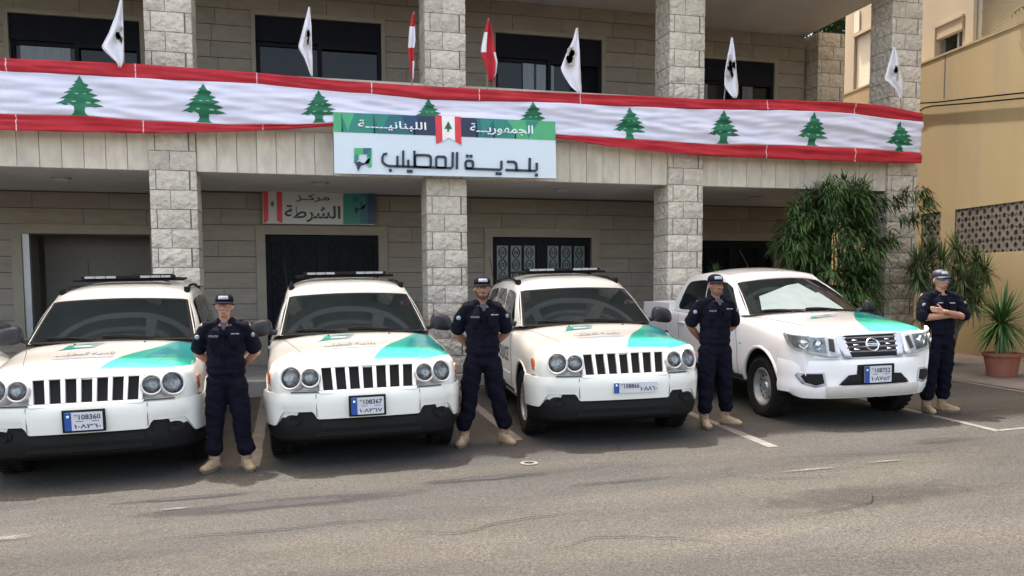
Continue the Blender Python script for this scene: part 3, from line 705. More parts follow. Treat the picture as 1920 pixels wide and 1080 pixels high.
spoly([(852, hdr(852) - 1), (863.5, hdr(863) - 1), (865, 272), (853, 265)], SYF - .016, SYF - .008, 'ribbon', sg_red)
spoly([(828, hdr(828) - 1), (852, hdr(852) - 1), (853, 265), (841, 258.5), (829.5, 265)], SYF - .015, SYF - .008, 'ribbon', sg_white)
spoly([(840 + x * 8, 247 - z * 11) for x, z in CEDAR_FULL], SYF - .019, SYF - .0155, 'cedar', green_m)
def sign_text(s, cu, cv, wpx, hpx, m, slope=.035, thick=.012, y=None, parent=msg, off=0, name='letters', PO=None, Y=SYF):
    vs, fs = text2d(s, hpx, wpx, off); y = y or SYF - .018
    O = parent.location
    return raised((vs, fs), lambda a, b, yy: (at(cu + a, cv - b + a * slope, Y) - O) + Vector((0, yy - Y, 0)), y, y + thick, name, m, parent)
sign_text(A_JUM, 940, 243.5, 118, 21, signwhite_m, .04, off=.012, thick=.008)
sign_text(A_LUB, 735, 236, 128, 18, signwhite_m, .04, off=.012, thick=.008)
def stroke(polys, wd, name, m, parent, y0, y1, mapf):
    vs = []; fs = []
    for pl in polys:
        if len(pl) == 1:
            c = pl[0]; r_ = wd * .62; n0 = len(vs); vs += [(c[0] - r_, c[1] - r_), (c[0] + r_, c[1] - r_), (c[0] + r_, c[1] + r_), (c[0] - r_, c[1] + r_)]; fs.append((n0, n0 + 1, n0 + 2, n0 + 3)); continue
        P = [Vector(p) for p in pl]; n0 = len(vs)
        for i, p in enumerate(P):
            d0 = (P[i] - P[i - 1]).normalized() if i else (P[1] - P[0]).normalized(); d1 = (P[i + 1] - P[i]).normalized() if i < len(P) - 1 else d0
            tt = (d0 + d1); tt = tt.normalized() if tt.length > 1e-6 else d0; nn = Vector((-tt.y, tt.x)); k = wd / 2 / max(.6, nn.dot(Vector((-d0.y, d0.x))))
            vs += [tuple(p + nn * k), tuple(p - nn * k)]
        fs += [(n0 + 2 * i, n0 + 2 * i + 1, n0 + 2 * i + 3, n0 + 2 * i + 2) for i in range(len(P) - 1)]
    return raised((vs, fs), mapf, y0, y1, name, m, parent)
ZM = lambda X, Yz: (600 + X / 4.174, 180 + Yz / 4.174)
def mapz(a, b, y): u, v = ZM(a, b); return (at(u, v, SYF) - MO) + Vector((0, y - SYF, 0))
def box_loop(x0, x1, y0, y1, r=16, sl=.033):
    p = []
    for cx, cy, a0 in ((x1 - r, y0 + r, -90), (x1 - r, y1 - r, 0), (x0 + r, y1 - r, 90), (x0 + r, y0 + r, 180)):
        for k in range(4):
            a = R(a0 + 30 * k); p.append((cx + r * math.cos(a), cy + r * math.sin(a)))
    p.append(p[0]); return [(x, y + (x - (x0 + x1) / 2) * sl) for x, y in p]
b_l = lambda x: 548 + (x - 500) * .033
letters = [
    [(1694, 524), (1694, b_l(1694) - 12), (1684, b_l(1684)), (1450, b_l(1450))], [(1640, 486), (1638, b_l(1638) + 8)], [(1692, 619)],
    [(1462, 515), (1515, 516), (1530, 526), (1535, 545), (1535, b_l(1535) + 8)],
    [(1418, 508), (1418, b_l(1418) - 12), (1408, b_l(1408)), (1135, b_l(1135))], [(1384, 608)], [(1410, 609)],
    box_loop(1138, 1196, 508, 566), [(1152, 470)], [(1181, 472)],
    [(1072, 440), (1070, b_l(1070) + 6)], [(1038, 440), (1036, b_l(1036) - 14), (1024, b_l(1024)), (560, b_l(560)), (520, b_l(520) - 4), (496, b_l(500) - 22), (488, 515), (488, 478), (498, 458), (524, 452)],
    box_loop(908, 982, 476, b_l(945)), box_loop(742, 866, 464, b_l(800), 22), [(738, 430), (738, b_l(738) + 6)],
    [(690, 500), (690, b_l(690) + 6)], [(690, 589)], [(713, 590)], [(650, 428), (650, b_l(650) + 6)], [(605, 470), (605, b_l(605) + 6)], [(550, 583)]]
stroke(letters, 17, 'letters', ink_m, msg, SYF - .03, SYF - .001, mapz)
# logo: speech bubble ring in greens and navy
def logo(mapf, cx, cy, w_, h_, y0, y1, parent, cols, nm='logo', solid=None):
    """square ring of facets with a notched white centre and a tail, in photo-like units, y down"""
    q = lambda a, b: (cx + a * w_, cy + b * h_)
    def pl(pts, m, ya=y0, yb=y1):
        pts = [q(*p) for p in pts]; vf = (pts, [tuple(t_) for t_ in tessellate_polygon([[Vector((p[0], p[1], 0)) for p in pts]])]); return raised(vf, mapf, ya, yb, nm, m, parent)
    pl([(-.5, -.5), (0, -.5), (0, -.2), (-.25, -.2), (-.5, -.1)], cols[0]); pl([(0, -.5), (.5, -.5), (.25, -.2), (0, -.2)], cols[1]); pl([(.5, -.5), (.5, 0), (.25, 0), (.25, -.2)], cols[2])
    pl([(.5, 0), (.5, .5), (.35, .5), (.12, .26), (.25, .15), (.25, 0)], cols[0]); pl([(.25, .1), (.45, 0), (.36, .3), (-.1, .42), (-.28, .72), (-.36, .42), (-.45, .26), (-.2, .2), (-.05, .28), (.1, .28)], cols[3])
    pl([(-.5, -.1), (-.25, -.2), (-.25, .1), (-.45, .26), (-.5, .3)], cols[2])
logo(mapz, 335, 483, 135, 148, SYF - .02, SYF - .001, msg, [teals[0], teals[2], teals[1], teals[4]])

# small police-centre sign on the back wall
PY = 15.66
ps = thing('police_sign', 'small sign with a red ribbon and green square above the dark door', 'sign', at(599, 389, PY))
PO_ = ps.location.copy()
def pm(a, b, y): return (at(a, b, PY) - PO_) + Vector((0, y - PY, 0))
def ppoly(pts, m, name, y0=PY, y1=PY + .01): return raised((pts, [tuple(t_) for t_ in tessellate_polygon([[Vector((p[0], p[1], 0)) for p in pts]])]), pm, y0, y1, name, m, ps)
ppoly([(492, 358), (703.5, 363.5), (703, 422), (493, 419)], sign2_m, 'board', PY, PY + .05)
ppoly([(493, 358.5), (502.5, 359), (503.5, 413), (494.5, 419)], sg_red, 'ribbon', PY - .006, PY - .001); ppoly([(518.5, 359.5), (529, 360), (529.5, 419), (519.5, 414)], sg_red, 'ribbon', PY - .006, PY - .001)
ppoly([(510.5 + x * 5, 388 - z * 7) for x, z in CEDAR_FULL], green_m, 'cedar', PY - .006, PY - .001)
for k, (a, b, m) in enumerate(((643.5, 660, 1), (660, 675, 1), (675, 690, 2), (690, 703, 3))): ppoly([(a, 363), (b + .2, 363.3), (b + .2, 420.5), (a, 420)], teals[m], 'square_panel', PY - .006, PY - .001)
logo(pm, 674, 383, 24, 28, PY - .010, PY - .007, ps, [teals[2], teals[1], teals[1], teals[4]])
sign_text(A_MARKAZ, 586, 371.5, 64, 15, ink_m, .02, .006, PY - .008, ps, .015, Y=PY); sign_text(A_SHURTA, 586, 401, 105, 32, ink_m, .02, .006, PY - .008, ps, .02, Y=PY)

# ---------------------------------------------------------------- yellow wall with block screens, house behind it
P0 = Vector((12.85, 13.8, 0)); WD = Vector((.08, .9968, 0)).normalized(); WN = Vector((WD.y, -WD.x, 0))
WALL_M = Matrix(((WD.x, WN.x, 0, P0.x), (WD.y, WN.y, 0, P0.y), (0, 0, 1, 0), (0, 0, 0, 1)))   # local x along wall (away), local y into the wall
def on_wall(u, v, off=0):
    r_ = Vector(ray(u, v)); t_ = (P0 + WN * off).dot(WN) / r_.dot(WN); P = r_ * t_ + Vector((0, 0, CAM_H)); return (P - P0).dot(WD), P.z
yw = thing('yellow_wall', 'tall ochre yellow rendered wall with pierced block screens beside the stone building', 'wall'); yw.matrix_world = WALL_M
ZT = 6.37; BH, BW = .225, .20; SZ0, SZ1 = 2.30, 3.20
s1b, s1a = .24, .24 - 14 * BW; s2a, s2b = .66, .66 + 3 * BW + .06
s2b = s2a + 3 * BW
mb = MB()
mb.box(-9, 4.72, 0, .16, -.3, SZ0).box(-9, 4.72, 0, .16, SZ1, ZT).box(-9, s1a, 0, .16, SZ0, SZ1).box(s1b, s2a, 0, .16, SZ0, SZ1).box(s2b, 4.72, 0, .16, SZ0, SZ1)
mb.build('render_face', yellow_m, yw)
MB().box(-9, 4.72, -.012, .20, ZT, ZT + .04).build('coping', yellow_m, yw)
jx = on_wall(1771, 150)[0]; MB().box(jx - .012, jx + .012, -.004, .002, 5.5, ZT).build('joint', seam_m, yw)
MB().box(-9, 4.72, .16, .5, 6.1, 6.2).box(-9, -8.9, .16, .5, -.2, 6.1).build('shade_lid', beige_m, yw)  # unseen lid and end piece added to darken the space behind the screens
def screen_block():
    pts = []; w2, h2, rx, rz, c = BW / 2 - .002, BH / 2 - .002, .042, .052, .028
    def arc(cx, cz, a0):
        return [(cx + rx * math.cos(R(a0 + 36 * k)), cz + rz * math.sin(R(a0 + 36 * k))) for k in range(6)]
    pts += [(w2, h2 - c * 1.3), (w2 - c * .6, h2)]
    pts += arc(0, h2, 0)[::1] and [(p[0], min(p[1], h2)) for p in [(rx * math.cos(R(-36 * k)), h2 + rz * math.sin(R(-36 * k))) for k in range(6)]]
    pts += [(-w2 + c * .6, h2), (-w2, h2 - c * 1.3)]
    pts += [(-w2 + rz * .8 * math.sin(R(36 * k)), rz * math.cos(R(36 * k))) for k in range(6)]
    pts += [(-w2, -h2 + c * 1.3), (-w2 + c * .6, -h2)]
    pts += [(-rx * math.cos(R(36 * k)), -h2 + rz * math.sin(R(36 * k))) for k in range(6)]
    pts += [(w2 - c * .6, -h2), (w2, -h2 + c * 1.3)]
    pts += [(w2 - rz * .8 * math.sin(R(36 * k)), -rz * math.cos(R(36 * k))) for k in range(6)]
    o = MB().prism(pts, .01, .10).build('screen_block', block_m, yw, fix=True); return o
sb = screen_block(); first = True
for a, n_ in ((s1a, 14), (s2a, 3)):
    for i in range(n_):
        for j in range(4):
            o = sb if first else sb.copy()
            if not first: C.objects.link(o)
            first = False; o.location = (a + (i + .5) * BW, random.uniform(-.003, .003), SZ0 + (j + .5) * BH)
hb = thing('beige_house', 'tall beige house with a big slatted shutter rising behind the yellow wall', 'building'); hb.matrix_world = WALL_M
wz0, wz1 = 6.2, 7.2; wa, wb = .84, 1.62
MB().box(-9, -1.55, .5, .7, 0, 12.5).box(.50, wa, .5, .7, 0, 12.5).box(wb, 3.72, .5, .7, 0, 12.5).box(wa, wb, .5, .7, 0, 6.2).box(wa, wb, .5, .7, wz1, 12.5).box(-1.55, .50, .5, .7, 0, 6.3).box(-1.55, .50, .5, .7, 9.0, 12.5) \
    .box(3.72, 4.74, .5, .7, 0, 6.3).box(3.72, 4.74, .5, .7, 7.95, 12.5).box(4.74, 5.15, .5, .7, 0, 12.5).box(4.95, 5.15, .7, 8, 0, 12.5).box(-9, 5.15, .5, 8, 12.5, 12.6).build('wall', beige_m, hb)
MB().box(.44, .66, .42, .5, 6.2, 12).build('pilaster', beige_m, hb)
wn = MB().box(wa, wb, .66, .69, 6.2, wz1 - .22).build('window', glass_m, hb)
MB().box(wa - .03, wb + .03, .46, .58, wz1 - .25, wz1 + .0).build('roller_box', beige_m, wn)
MB().box(wb - .07, wb, .58, .66, 6.2, wz1 - .25).box(wa + .20, wa + .25, .58, .66, 6.2, wz1 - .25).build('sash', alu_m, wn)
MB().box(wb, wb + .05, .44, .5, 6.2, wz1 + .05).box(wa - .05, wb + .05, .44, .5, wz1 + .0, wz1 + .05).build('reveal', beige_m, wn)
sh = MB().box(-1.55, .44, .60, .64, 6.3, 9.0).build('shutter', shutter_m, hb)
mb = MB(); z = 6.55
while z < 8.9: mb.add([(-1.55, .585, z), (.40, .585, z), (.40, .555, z + .026), (-1.55, .555, z + .026), (-1.55, .60, z + .045), (.40, .60, z + .045)], [(0, 1, 2, 3), (3, 2, 5, 4)]); z += .052
sl_o = mb.build('slat', shutter_m, sh); sl_o['kind'] = 'stuff'
MB().box(-1.55, .44, .50, .58, 6.42, 6.52).box(.38, .44, .52, .60, 6.5, 9).build('shutter_rail', shutter_m, hb)
s3 = MB().box(3.76, 4.70, .56, .6, 6.3, 7.90).build('side_shutter', shutter_m, hb)
MB().box(4.50, 4.72, .47, .5, 8.0, 8.5).build('vent_panel', shutter_m, hb)
MB().box(3.72, 4.74, .45, .5, 7.9, 7.98).build('lintel', beige_m, hb)
# wires on the wall
for nm, pts, lab in (('wall_cable', ((1722, 194), (1760, 192), (1820, 185), (1925, 174)), 'upper straight black cable strung along the yellow wall'),
                     ('wall_cable', ((1721, 214), (1736, 203), (1752, 199), (1830, 193), (1925, 184)), 'lower black cable on the yellow wall, bending down to the banner corner')):
    L = [on_wall(*p) for p in pts]; ext = [(L[-1][0] - 4, L[-1][1] - .7)]
    o = MB().tube([(s_, -.05, z_) for s_, z_ in L + ext], .014, 6).build(nm, cable_m, None, sm=60); o.matrix_world = WALL_M; tag(o, lab, 'cable', 'cables along the yellow wall')

# ---------------------------------------------------------------- plants
def leaf_mesh(leaves):
    """leaves: (base, dir, length, width, droop) -> 3-segment blades"""
    vs = []; fs = []
    for b, d, L, wd, dr in leaves:
        d = Vector(d).normalized(); sd_ = d.cross(Vector((0, 0, 1)));
        if sd_.length < 1e-3: sd_ = Vector((1, 0, 0))
        sd_.normalize(); p = Vector(b); n0 = len(vs); seg = 3
        for k in range(seg + 1):
            t_ = k / seg; ww = wd * (.5 + .5 * min(1, 3 * t_)) * (1 - t_ ** 2.2) * .5 + .0005
            vs += [tuple(p - sd_ * ww), tuple(p + sd_ * ww)]
            d = (d + Vector((0, 0, -dr / seg))).normalized(); p = p + d * (L / seg)
        for k in range(seg): fs.append((n0 + 2 * k, n0 + 2 * k + 1, n0 + 2 * k + 3, n0 + 2 * k + 2))
    return vs, fs
def rdir(): 
    a = random.uniform(0, 2 * math.pi); z = random.uniform(-1, 1); r_ = math.sqrt(1 - z * z); return Vector((r_ * math.cos(a), r_ * math.sin(a), z))
random.seed(31)
bt = thing('bamboo_clump', 'dense drooping bamboo bush filling the porch corner left of the last stone column', 'bush', (9.28, 12.75, gz(9.28, 12.75)))
lv = []; mbs = MB()
def spray(c, out, n_, L):
    ax = (out + Vector((0, 0, .15))).normalized(); p = Vector(c)
    for k in range(n_):
        a = rdir() * .75 + ax; lv.append((p + rdir() * .05, a, L * random.uniform(.9, 1.6), random.uniform(.020, .034), random.uniform(.4, 1.7)))
clumps = [(-.85, -.1, 2.55, .45), (-.35, -.25, 2.95, .50), (.25, -.1, 2.9, .48), (-.75, 0, 2.0, .5), (-.2, -.3, 2.35, .55), (.35, -.3, 2.15, .5), (-.45, -.3, 1.6, .55), (.15, -.35, 1.5, .5), (-.75, .1, 1.45, .45),
          (-.1, -.2, .95, .5), (.35, -.15, 1.2, .42), (.4, 0, 1.75, .4), (.45, 0, 2.6, .36), (.3, -.1, .6, .45), (-.45, -.1, 1.0, .45), (-1.0, 0, 1.3, .4), (-1.05, 0, 2.2, .38), (.35, 0, 3.0, .30), (-.55, .25, 2.8, .35), (0, .3, 3.05, .35)]
for cx, cy, cz, rr in clumps:
    for k in range(84):
        d = rdir(); q = rr * random.uniform(.3, 1.08); c = Vector((cx, cy, cz)) + Vector((d.x * q, d.y * q * .8, d.z * q * .85))
        if c.z > 3.22 and c.y > .42: continue
        spray(c, Vector((d.x, d.y, d.z * .3)) + Vector((0, -.2, 0)), 9, .18)
for cx, cy, cz in ((.85, -.25, 2.95), (1.15, -.35, 3.0), (1.40, -.45, 3.0), (1.25, -.3, 2.65), (1.50, -.5, 2.9), (.9, -.2, 2.3), (1.55, -.4, 2.6)):
    for k in range(8): spray(Vector((cx, cy, cz)) + rdir() * .13, Vector((.4, -.3, -.2)) + rdir() * .4, 12, .17)
lv = [((l[0][0] * .9, l[0][1], l[0][2]), *l[1:]) for l in lv]
vs, fs = leaf_mesh(lv); o = make('foliage', vs, fs, leafy_m, bt); o['kind'] = 'stuff'
for k in range(14):
    a = random.uniform(0, 6.28); r0 = random.uniform(.05, .3); p0 = Vector((r0 * math.cos(a), r0 * math.sin(a) * .6, 0)); cl = random.choice(clumps); p1 = Vector(cl[:3])
    MB().tube([p0, p0.lerp(p1, .5) + Vector((0, 0, .5)), p1], [.018, .014, .006], 6).build('stem', bark_m, bt, sm=60)

def rosette(c, n_, L, wd, up=.2, dr=.9, el0=-.5):
    out = []
    for k in range(n_):
        a = random.uniform(0, 6.28); e = random.uniform(el0, 1.35); d = Vector((math.cos(a) * math.cos(e), math.sin(a) * math.cos(e), math.sin(e) + up * .3))
        out.append((Vector(c) + rdir() * .03, d, L * random.uniform(.75, 1.15), wd, dr * random.uniform(.3, 1.2) * (1 - max(0, e) * .5)))
    return out
random.seed(33)
dc = thing('dracaena_bush', 'spiky many-headed dracaena bush behind the policeman with folded arms', 'bush', (11.35, 12.55, gz(11.35, 12.55)))
heads = [(-.78, -.2, 1.55), (-.3, -.25, 1.85), (.2, 0, 2.05), (.55, -.1, 1.85), (.75, -.1, 1.65), (-.5, 0, 1.75), (.05, -.35, 1.5), (-.5, -.2, 1.2), (.4, -.25, 1.35), (.62, 0, 1.6), (-.75, -.15, 1.8), (.25, -.1, 1.8), (-.15, -.3, 1.15), (-.35, 0, 2.0), (-.1, -.3, 1.3), (.3, -.35, 1.1), (-.65, -.3, 1.0)]
lv2 = []
for h in heads: lv2 += rosette(h, 130, .44, .026, .25, 1.1, -1.1)
vs, fs = leaf_mesh(lv2); o = make('foliage', vs, fs, yucca2_m, dc); o['kind'] = 'stuff'
for h in heads: MB().tube([(h[0] * .15, h[1] * .15, 0), (h[0] * .4, h[1] * .4, h[2] * .5), h], [.045, .035, .025], 7).build('stem', bark_m, dc, sm=60)
def pot(t_, r0, r1, h):
    p = MB().lathe([(.0001, 0), (r0, 0), (r0 + (r1 - r0) * .85, h * .85), (r1 + .02, h * .86), (r1 + .025, h), (r1 - .02, h), (r1 - .04, h * .9)], 32).build('pot', terra_m, t_, sm=35)
    MB().lathe([(r1 - .035, h * .92), (.0001, h * .95)], 24).build('soil', soil_m, t_)
random.seed(34)
yc = thing('potted_yucca', 'spiky green yucca in a round terracotta pot at the right edge by the yellow wall', 'potted plant', (10.85, 10.75, gz(10.85, 10.75) + .012))
pot(yc, .21, .27, .37)
MB().tube([(0, 0, .33), (-.02, 0, .6), (-.04, 0, .80)], [.10, .085, .07], 12).build('trunk', bark_m, yc, sm=60)
lv3 = rosette((-.04, 0, .85), 200, .66, .034, .3, .6, -.95) + rosette((-.04, 0, .72), 50, .45, .03, 0, 1.0, -1.2)
vs, fs = leaf_mesh(lv3); o = make('foliage', vs, fs, yucca_m, yc); o['kind'] = 'stuff'
random.seed(35)
for lab, loc, hh in (('small green potted shrub peeping out at the foot of the second column', (1.80, 13.05, FZ), 1.15), ('small spiky plant in a pot behind the pickup cab near the third column', (7.15, 13.28, FZ), 1.75)):
    sp_ = thing('potted_plant', lab, 'potted plant', loc); pot(sp_, .10, .13, .26)
    MB().tube([(0, 0, .22), (0, 0, hh - .15)], .018, 6).build('stem', bark_m, sp_)
    vs, fs = leaf_mesh(rosette((0, 0, hh - .12), 60, .22, .022, .5, .8, -.4) + rosette((0, 0, hh - .3), 40, .18, .022, .3, .8, -.4)); o = make('foliage', vs, fs, leafy_m, sp_); o['kind'] = 'stuff'
random.seed(36)
pf = thing('palm_plant', 'palm fronds arching over the top of the yellow wall at upper right', 'palm'); pf.matrix_world = WALL_M @ Matrix.Translation((-1.75, .30, 6.2))
MB().lathe([(.12, 0), (.16, .3), (.14, .3), (.0001, .28)], 16).build('pot', terra_m, pf, sm=30)
for d, L in (((.8, -.28, .38), .95), ((.75, -.1, 1.0), 1.0), ((.5, -.3, 1.2), 1.1), ((-.6, -.1, .8), 1.0), ((-.3, .05, 1.2), 1.0), ((.1, -.3, 1.4), 1.1)):
    p = Vector((0, 0, .3)); dd = Vector(d).normalized(); rib = [p.copy()]; lf = []
    for k in range(12):
        dd = (dd + Vector((0, 0, -.13))).normalized(); p = p + dd * L / 12; rib.append(p.copy())
        if k > 1:
            for s_ in (-1, 1):
                sdv = dd.cross(Vector((0, 0, 1))).normalized() * s_; lf.append((p, dd * .7 + sdv + Vector((0, 0, -.1)), .20 * (1 - k / 16), .022, .8))
    vs, fs = leaf_mesh(lf); fr = MB(); fr.tube(rib, [.010] * 12 + [.003], 5); fr.add(vs, fs); fr.build('frond', yucca_m, pf)
random.seed(37)
hg = thing('hedge', 'dark green hedge added to darken the passage behind the bamboo, between the hall and the yellow wall', 'hedge', (13.5, 20.6, .3))  # invented hedge, put in to darken the bright gap behind the bamboo
lvh = []
for k in range(14000):
    x, z = random.uniform(-2.6, 2.6), random.uniform(0, 3.7); lvh.append(((x, -.3 + .35 * noise.noise(Vector((x * 1.5, z * 1.5, 2))) + random.uniform(-.15, .15), z), rdir() + Vector((0, -.8, 0)), .14, .07, .6))
vs, fs = leaf_mesh(lvh); o = make('foliage', vs, fs, dkleaf_m, hg); o['kind'] = 'stuff'
MB().box(-2.6, 2.6, -.1, .4, -.1, 3.6).build('twig_mass', bark_m, hg)
tt = thing('cypress_tree', 'tall dark green tree glimpsed through the balcony gap beyond the yellow wall', 'tree', (15.1, 21.3, .3))
MB().tube([(0, 0, 0), (0, 0, 5), (.1, 0, 9)], [.22, .16, .05], 8).build('trunk', bark_m, tt, sm=60)
lv4 = []
for k in range(26000):
    z = random.uniform(3.2, 12); rr = 1.7 * (1 - ((z - 7) / 6.5) ** 2) ** .5 if abs(z - 7) < 6.4 else .2; d = rdir(); q = rr * random.uniform(.5, 1) * (1 + .2 * noise.noise(Vector((d.x * 2, d.y * 2, z))))
    lv4.append(((d.x * q, d.y * q, z), d + Vector((0, 0, .3)), .16, .07, .8))
vs, fs = leaf_mesh(lv4); o = make('foliage', vs, fs, dkleaf_m, tt); o['kind'] = 'stuff'

# ================================================================ vehicles
def hermite(ts, vals, t):
    """smooth interpolation of rows"""
    vals = np.array(vals, float); ts = np.array(ts, float); n_ = len(ts); i = int(np.clip(np.searchsorted(ts, t) - 1, 0, n_ - 2))
    def sl(k):
        if k == 0: return (vals[1] - vals[0]) / (ts[1] - ts[0])
        if k == n_ - 1: return (vals[-1] - vals[-2]) / (ts[-1] - ts[-2])
        a = (vals[k] - vals[k - 1]) / (ts[k] - ts[k - 1]); b = (vals[k + 1] - vals[k]) / (ts[k + 1] - ts[k])
        return np.where(a * b <= 0, 0, 2 * a * b / (a + b + 1e-12 * np.sign(a + b + 1e-30)))
    h = ts[i + 1] - ts[i]; s_ = (t - ts[i]) / h; m0, m1 = sl(i), sl(i + 1)
    return (2 * s_**3 - 3 * s_**2 + 1) * vals[i] + (s_**3 - 2 * s_**2 + s_) * h * m0 + (-2 * s_**3 + 3 * s_**2) * vals[i + 1] + (s_**3 - s_**2) * h * m1
def loft(stations, step=.06):
    Ys = [s_[0] for s_ in stations]; rows = [s_[1] for s_ in stations]; K = len(rows[0]); fine = []
    y = Ys[0]; N = max(2, int((Ys[-1] - Ys[0]) / step)); vs = []; fs = []
    idx = [0, 1, 2]; sub = []
    for j in range(N + 1):
        y = Ys[0] + (Ys[-1] - Ys[0]) * j / N; pr = hermite(Ys, rows, y)
        out = [tuple(pr[0]), tuple(pr[1])]                      # bottom kept sharp
        ks = np.arange(1, K)
        for k in range(1, K - 1):
            for q in (1, 2, 3): out.append(tuple(hermite(range(1, K), pr[1:], k + q / 3)))
        ring = out + [(-a, b) for a, b in reversed(out[1:-1])]
        vs += [(a, y, b) for a, b in ring]
    n_ = len(ring)
    for j in range(N):
        for k in range(n_): fs.append((j * n_ + k, j * n_ + (k + 1) % n_, (j + 1) * n_ + (k + 1) % n_, (j + 1) * n_ + k))
    fs.append(tuple(range(n_))); fs.append(tuple(range(N * n_ + n_ - 1, N * n_ - 1, -1)))
    return vs, fs
def boolean(o, cutters):
    for c in cutters:
        md = o.modifiers.new('b', 'BOOLEAN'); md.operation = 'DIFFERENCE'; md.object = c; md.solver = 'EXACT'; md.material_mode = 'TRANSFER'
    me = evaluated(o); o.modifiers.clear(); o.data = me
    for c in cutters: bpy.data.objects.remove(c)
def cyl_x(x0, x1, y, z, r, m, n_=40):
    M = Matrix.Translation((x0, y, z)) @ Matrix.Rotation(R(90), 4, 'Y')
    mb = MB(); h = x1 - x0; mb.lathe([(.0001, 0), (r, 0), (r, h), (.0001, h)], n_, M); o = mb.build('cutter', m)
    bm = bmesh.new(); bm.from_mesh(o.data); bmesh.ops.remove_doubles(bm, verts=bm.verts, dist=.001); bmesh.ops.recalc_face_normals(bm, faces=bm.faces); bm.to_mesh(o.data); bm.free(); return o
class Plan:
    def __init__(s, pts):
        pts = [Vector(p) for p in pts]; L = [0]
        # refine with smooth interpolation
        fine = [hermite(range(len(pts)), [tuple(p) for p in pts], t_) for t_ in np.linspace(0, len(pts) - 1, 60)]
        s.p = np.array(fine); s.s = np.concatenate([[0], np.cumsum(np.hypot(*np.diff(s.p, axis=0).T))])
    def __call__(s, q, off=0):
        a = abs(q); x = np.interp(a, s.s, s.p[:, 0]); y = np.interp(a, s.s, s.p[:, 1]); e = .02
        tx = np.interp(a + e, s.s, s.p[:, 0]) - np.interp(max(0, a - e), s.s, s.p[:, 0]); ty = np.interp(a + e, s.s, s.p[:, 1]) - np.interp(max(0, a - e), s.s, s.p[:, 1])
        l = math.hypot(tx, ty) or 1; nx, ny = ty / l, -tx / l
        x += nx * off; y += ny * off; return (math.copysign(x, q) if q else x * 0, y)
def wheel(t_, x, y, r, wd, kind, side):
    """wheel with its axis along x; side -1 / +1 outward direction"""
    wh = bpy.data.objects.new('wheel', None); link(wh, t_); wh.location = (x, y, r)
    M = Matrix.Rotation(R(90) * side, 4, 'Y')
    h = wd / 2; rr = r * .63
    MB().lathe([(rr, -h * .8), (r * .86, -h), (r * .95, -h * .9), (r * .995, -h * .6), (r, 0), (r * .995, h * .6), (r * .95, h * .9), (r * .86, h), (rr + .012, h * .85), (rr, h * .7)], 36, M).build('tyre', rubber_m, wh, sm=30)
    tr = MB()
    for k in range(30):
        a = 2 * math.pi * k / 30; 
        for s_ in (-1, 1):
            q = [M @ Vector(((r * .992 + dz) * math.cos(a + da), (r * .992 + dz) * math.sin(a + da), s_ * hh)) for hh in (h * .15, h * .85) for da in (0, .12) for dz in (0, .010)]
            tr.add(q, [(1, 3, 7, 5), (0, 1, 5, 4), (2, 6, 7, 3), (0, 2, 3, 1), (4, 5, 7, 6)])
    tr.build('tread', rubber_m, wh)
    if kind == 'alloy':
        MB().lathe([(rr, -h * .6), (rr, h * .72), (rr - .015, h * .80), (rr - .03, h * .72), (rr - .035, h * .2)], 36, M).build('rim', alloy_m, wh, sm=30)
        MB().lathe([(rr - .03, h * .1), (.0001, h * .1)], 30, M).build('hub_back', plastic_m, wh)
        sp_ = MB()
        for k in range(5):
            a0 = 2 * math.pi * k / 5 + .3
            for da, w0 in ((0, .042),):
                q = []
                for rad, ww, hh in ((.05, .036, h * .55), (rr - .02, w0 + .012, h * .70)):
                    for s_ in (-1, 1):
                        for dz in (0, -.03): q.append(M @ Vector((rad * math.cos(a0) - s_ * ww * math.sin(a0), rad * math.sin(a0) + s_ * ww * math.cos(a0), hh + dz)))
                sp_.add(q, [(0, 2, 6, 4), (0, 4, 5, 1), (2, 3, 7, 6), (1, 5, 7, 3)])
        sp_.lathe([(.07, h * .5), (.065, h * .62), (.03, h * .66), (.0001, h * .66)], 20, M).build('spokes', alloy_m, wh, sm=35)
    else:
        MB().lathe([(rr, -h * .6), (rr, h * .74), (rr - .015, h * .80), (rr - .03, h * .70), (rr - .045, h * .25), (rr - .07, h * .18), (.105, h * .42), (.085, h * .42), (.07, h * .30), (.055, h * .55), (.0001, h * .58)], 36, M).build('rim', steel_m, wh, sm=30)
        hm = MB()
        for k in range(12):
            a = 2 * math.pi * k / 12; c = M @ Vector(((rr - .095) * math.cos(a), (rr - .095) * math.sin(a), h * .33)); Mh = Matrix.Translation(c) @ M.to_3x3().to_4x4(); hm.lathe([(.017, 0), (.0001, .001)], 10, Mh)
        ho = hm.build('vent_hole', hole_m, wh); ho['kind'] = 'stuff'
    return wh
def patch(fn, nu, nv): return [tuple(fn(i / (nu - 1), j / (nv - 1))) for j in range(nv) for i in range(nu)], grid_faces(nu, nv)
